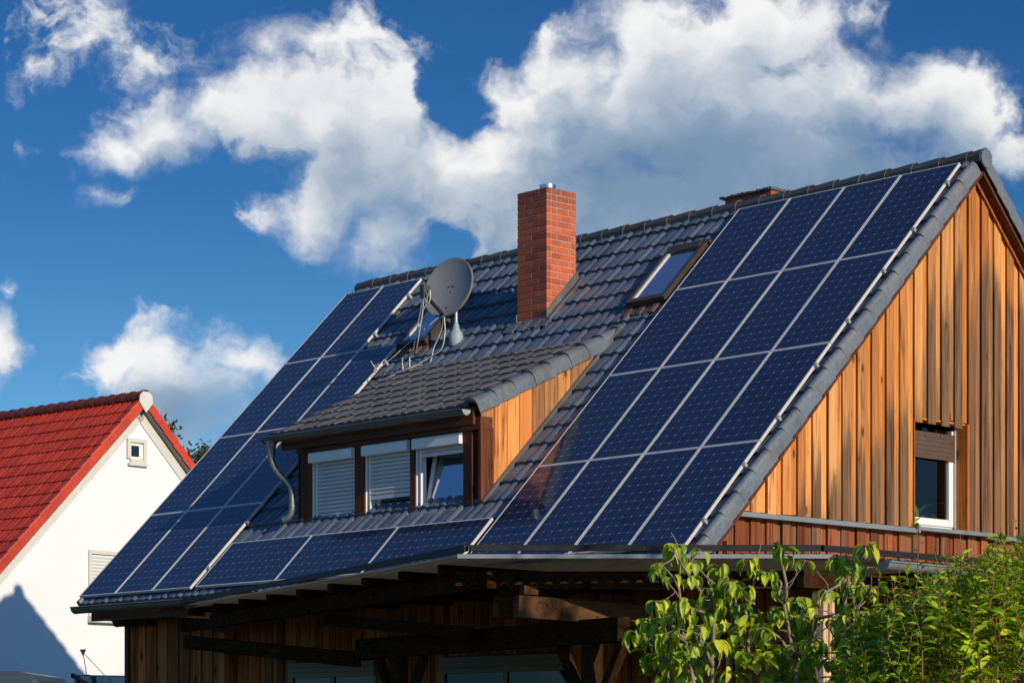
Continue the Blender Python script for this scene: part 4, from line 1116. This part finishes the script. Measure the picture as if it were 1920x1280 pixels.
# clouds live on the sky's own directions: tangent coordinates about the north-western horizon, in units of about 12 degrees
dirv = t.coord('Generated')
f_ = t.math('MAXIMUM', t.vmath('DOT_PRODUCT', dirv, tuple(FW)), .02)
a_ = t.math('DIVIDE', t.vmath('DOT_PRODUCT', dirv, tuple(RT)), f_)
b_ = t.math('DIVIDE', t.sep(dirv)[2], f_)
U = t.math('ADD', t.math('MULTIPLY', a_, FPX/1000), .96); V = t.math('SUBTRACT', HOR/1000, t.math('MULTIPLY', b_, FPX/1000))
P = t.comb(U, V, 0.)
BL = [  # x, y, rx, ry, strength (thousandths of the chart)
 (300,255,120,75,1.), (400,215,120,70,1.), (520,190,120,85,1.), (620,215,150,120,1.05), (740,205,90,80,1.), (700,320,170,130,1.1), (600,400,110,70,.95), (720,430,110,80,.9), (790,290,80,110,.95), (600,95,120,55,.5), (700,80,80,35,.42), (230,280,70,45,.8), (500,110,60,60,.5),
 (965,205,95,85,1.15), (1065,165,95,100,1.25), (1150,260,140,110,1.2), (1000,300,170,120,1.1), (900,390,130,100,1.), (1240,90,140,115,1.1), (1400,70,190,110,1.1), (1330,230,280,180,1.2), (1560,190,180,120,1.1), (1740,200,140,100,1.05), (1840,235,95,85,1.), (1500,330,350,130,1.2), (1150,390,300,110,1.1), (1050,110,50,45,.8), (1910,270,50,50,.8), (1230,420,420,90,1.0),
 (330,715,150,95,1.), (245,690,80,55,.9), (420,690,80,55,.9), (300,800,170,60,.75), (480,730,40,40,.6),
 (90,30,110,50,.25), (190,75,130,55,.28), (290,115,90,40,.24), (80,140,50,25,.2), (0,655,45,60,.8), (10,540,25,25,.5),
 (1620,45,60,45,.42), (1660,75,30,25,.35), (1095,50,35,18,.34), (180,365,45,20,.32), (60,285,18,14,.28), (150,300,30,20,.3),
]
def madd(k, a, m_, c):
    n = k.new('ShaderNodeVectorMath', operation='MULTIPLY_ADD')
    for q, v in enumerate((a, m_, c)):
        if isinstance(v, float): v = (v, v, v)
        k.put(n.inputs[q], v)
    return n.outputs[0]
gt = bpy.data.node_groups.new('cloud_density', 'ShaderNodeTree')
gt.interface.new_socket('P', in_out='INPUT', socket_type='NodeSocketVector'); gt.interface.new_socket('D', in_out='OUTPUT', socket_type='NodeSocketFloat')
k = NT(gt); gi = k.new('NodeGroupInput'); gox = k.new('NodeGroupOutput'); pw = gi.outputs[0]
acc = None
for (x, y, rx, ry, s) in BL:
    sx, sy = 1/(rx/1000*1.2), 1/(ry/1000*1.2)
    src = pw if acc is None else madd(k, acc, 1e-7, pw)      # chained, so that one blob is worked out at a time
    d = k.vmath('LENGTH', madd(k, src, (sx, sy, 0), (-x/1000*sx, -y/1000*sy, 0))); v = k.math('MULTIPLY', k.math('SUBTRACT', 1., d), s)
    if acc is None: acc = v
    else:
        sm = k.new('ShaderNodeMath', operation='SMOOTH_MAX'); k.put(sm.inputs[0], acc); k.put(sm.inputs[1], v); sm.inputs[2].default_value = .22; acc = sm.outputs[0]
fb = k.noise(madd(k, acc, 1e-7, pw), 8., 7, .56)
cut = fb                                        # blue gaps between the masses
for (x, y, rx, ry, s_) in [(845,190,80,110,.58), (815,465,70,60,.22)]:
    sx, sy = 1000/rx, 1000/ry
    v = k.ss(k.vmath('LENGTH', madd(k, madd(k, cut, 1e-7, pw), (sx, sy, 0), (-x/1000*sx, -y/1000*sy, 0))), .1, 1.1, s_, 0.)
    acc = k.math('SUBTRACT', acc, v); cut = acc
dens = k.math('ADD', acc, k.math('MULTIPLY', k.math('SUBTRACT', fb, .5), 1.3))
k.l.new(dens, gox.inputs[0])
n1 = t.vmath('SUBTRACT', t.noise(P, 5., 2, .55, 'Color'), (.5,.5,.5)); n2 = t.vmath('SUBTRACT', t.noise(P, 19., 3, .6, 'Color'), (.5,.5,.5))
PWp = t.vmath('ADD', t.vmath('ADD', P, t.vmath('SCALE', n1, scale=.17)), t.vmath('SCALE', n2, scale=.058))
def dens_at(off, after=None):
    n = t.new('ShaderNodeGroup'); n.node_tree = gt
    q = madd(t, after, 1e-7, PWp) if after else PWp
    t.put(n.inputs[0], t.vmath('ADD', q, off) if off else q); return n.outputs
d0 = dens_at(None); d1 = dens_at((-.012,-.022,0), d0[0]); d2 = dens_at((-.025,-.085,0), d1[0])
wisp = t.noise(madd(t, d2[0], 1e-7, PWp), 30., 5, .62)
feather = t.ss(t.noise(madd(t, wisp, 1e-7, P), 3.2, 2, .5), .38, .62, .36, .98)
dA = t.math('ADD', d0[0], t.math('MULTIPLY', t.math('SUBTRACT', wisp, .5), .40))
alpha = t.ss(dA, -.06, feather)
lit = t.math('ADD', t.math('MULTIPLY', t.math('SUBTRACT', d0[0], d1[0]), .34), t.math('MULTIPLY', t.math('SUBTRACT', d0[0], d2[0]), .36))
edge_ = t.ss(d0[0], .25, 1.2, .16, -.16)
# heavy grey undersides, again on the sky's own directions
gr_ = None
for (x, y, rx, ry, s) in [(1420,350,520,210,.66), (1180,350,260,140,.3), (1720,320,240,120,.22), (900,440,200,120,.3), (640,350,240,130,.24), (360,770,220,90,.5), (1250,190,160,70,.12), (420,300,200,50,.2)]:
    sx, sy = 1000/rx, 1000/ry
    src = madd(t, gr_ if gr_ else d2[0], 1e-7, P)
    v = t.ss(t.vmath('LENGTH', madd(t, src, (sx, sy, 0), (-x/1000*sx, -y/1000*sy, 0))), 0, 1.1, s, 0)
    gr_ = v if gr_ is None else t.math('ADD', gr_, v)
gr_ = t.math('MULTIPLY', gr_, t.ss(t.noise(PWp, 5., 5, .55), .3, .65, .75, 1.2))
br = t.math('ADD', t.math('SUBTRACT', t.math('ADD', .645, lit), gr_), edge_)
ccol = t.ramp(br, [(0., (.21,.32,.46)), (.32, (.33,.43,.56)), (.6, (.56,.63,.71)), (.82, (.83,.85,.88)), (1., (.98,.98,.97))])
CLOUD = .95
em = t.new('ShaderNodeVectorMath', operation='SCALE'); t.l.new(ccol, em.inputs[0]); em.inputs['Scale'].default_value = CLOUD/SKY_STR
tint = t.mix(1., sky.outputs[0], t.ramp(b_, [(0., (.66,.84,.96)), (.12, (.31,.58,.78)), (.22, (.15,.38,.62)), (.34, (.095,.30,.54)), (.95, (.45,.74,1.05))]), 'MULTIPLY')
ahead = t.ss(t.vmath('DOT_PRODUCT', dirv, tuple(FW)), .25, .6)
# cloud cover thins with height over the horizon glow of the neighbouring wall of haze
fin = t.mix(t.math('MULTIPLY', t.math('MULTIPLY', alpha, ahead), .97), tint, em.outputs[0])
t.l.new(fin, bg.inputs[0]); bg.inputs[1].default_value = SKY_STR
w.cycles.sampling_method = 'MANUAL'; w.cycles.sample_map_resolution = 512

sl = bpy.data.lights.new('sun', 'SUN'); sl.energy = 4.6; sl.angle = R(.53); sl.color = (1., .84, .64)
so = bpy.data.objects.new('sun', sl); COL.objects.link(so); so.location = (30, -5, 30)
so.rotation_euler = SUN.to_track_quat('Z', 'Y').to_euler()

cam = bpy.data.cameras.new('camera'); co = bpy.data.objects.new('camera', cam); COL.objects.link(co)
co.location = CAM + Vector((0,0,G)); co.rotation_euler = (R(90), 0, YAW)
cam.sensor_fit = 'HORIZONTAL'; cam.sensor_width = 36; cam.lens = FPX/1920*36; cam.shift_y = (HOR-640)/1920
cam.clip_start = .5; cam.clip_end = 5000
sc.camera = co
sc.view_settings.view_transform = 'Standard'; sc.view_settings.look = 'None'; sc.view_settings.exposure = 0.; sc.view_settings.gamma = 1
sc.cycles.max_bounces = 8; sc.cycles.transparent_max_bounces = 12
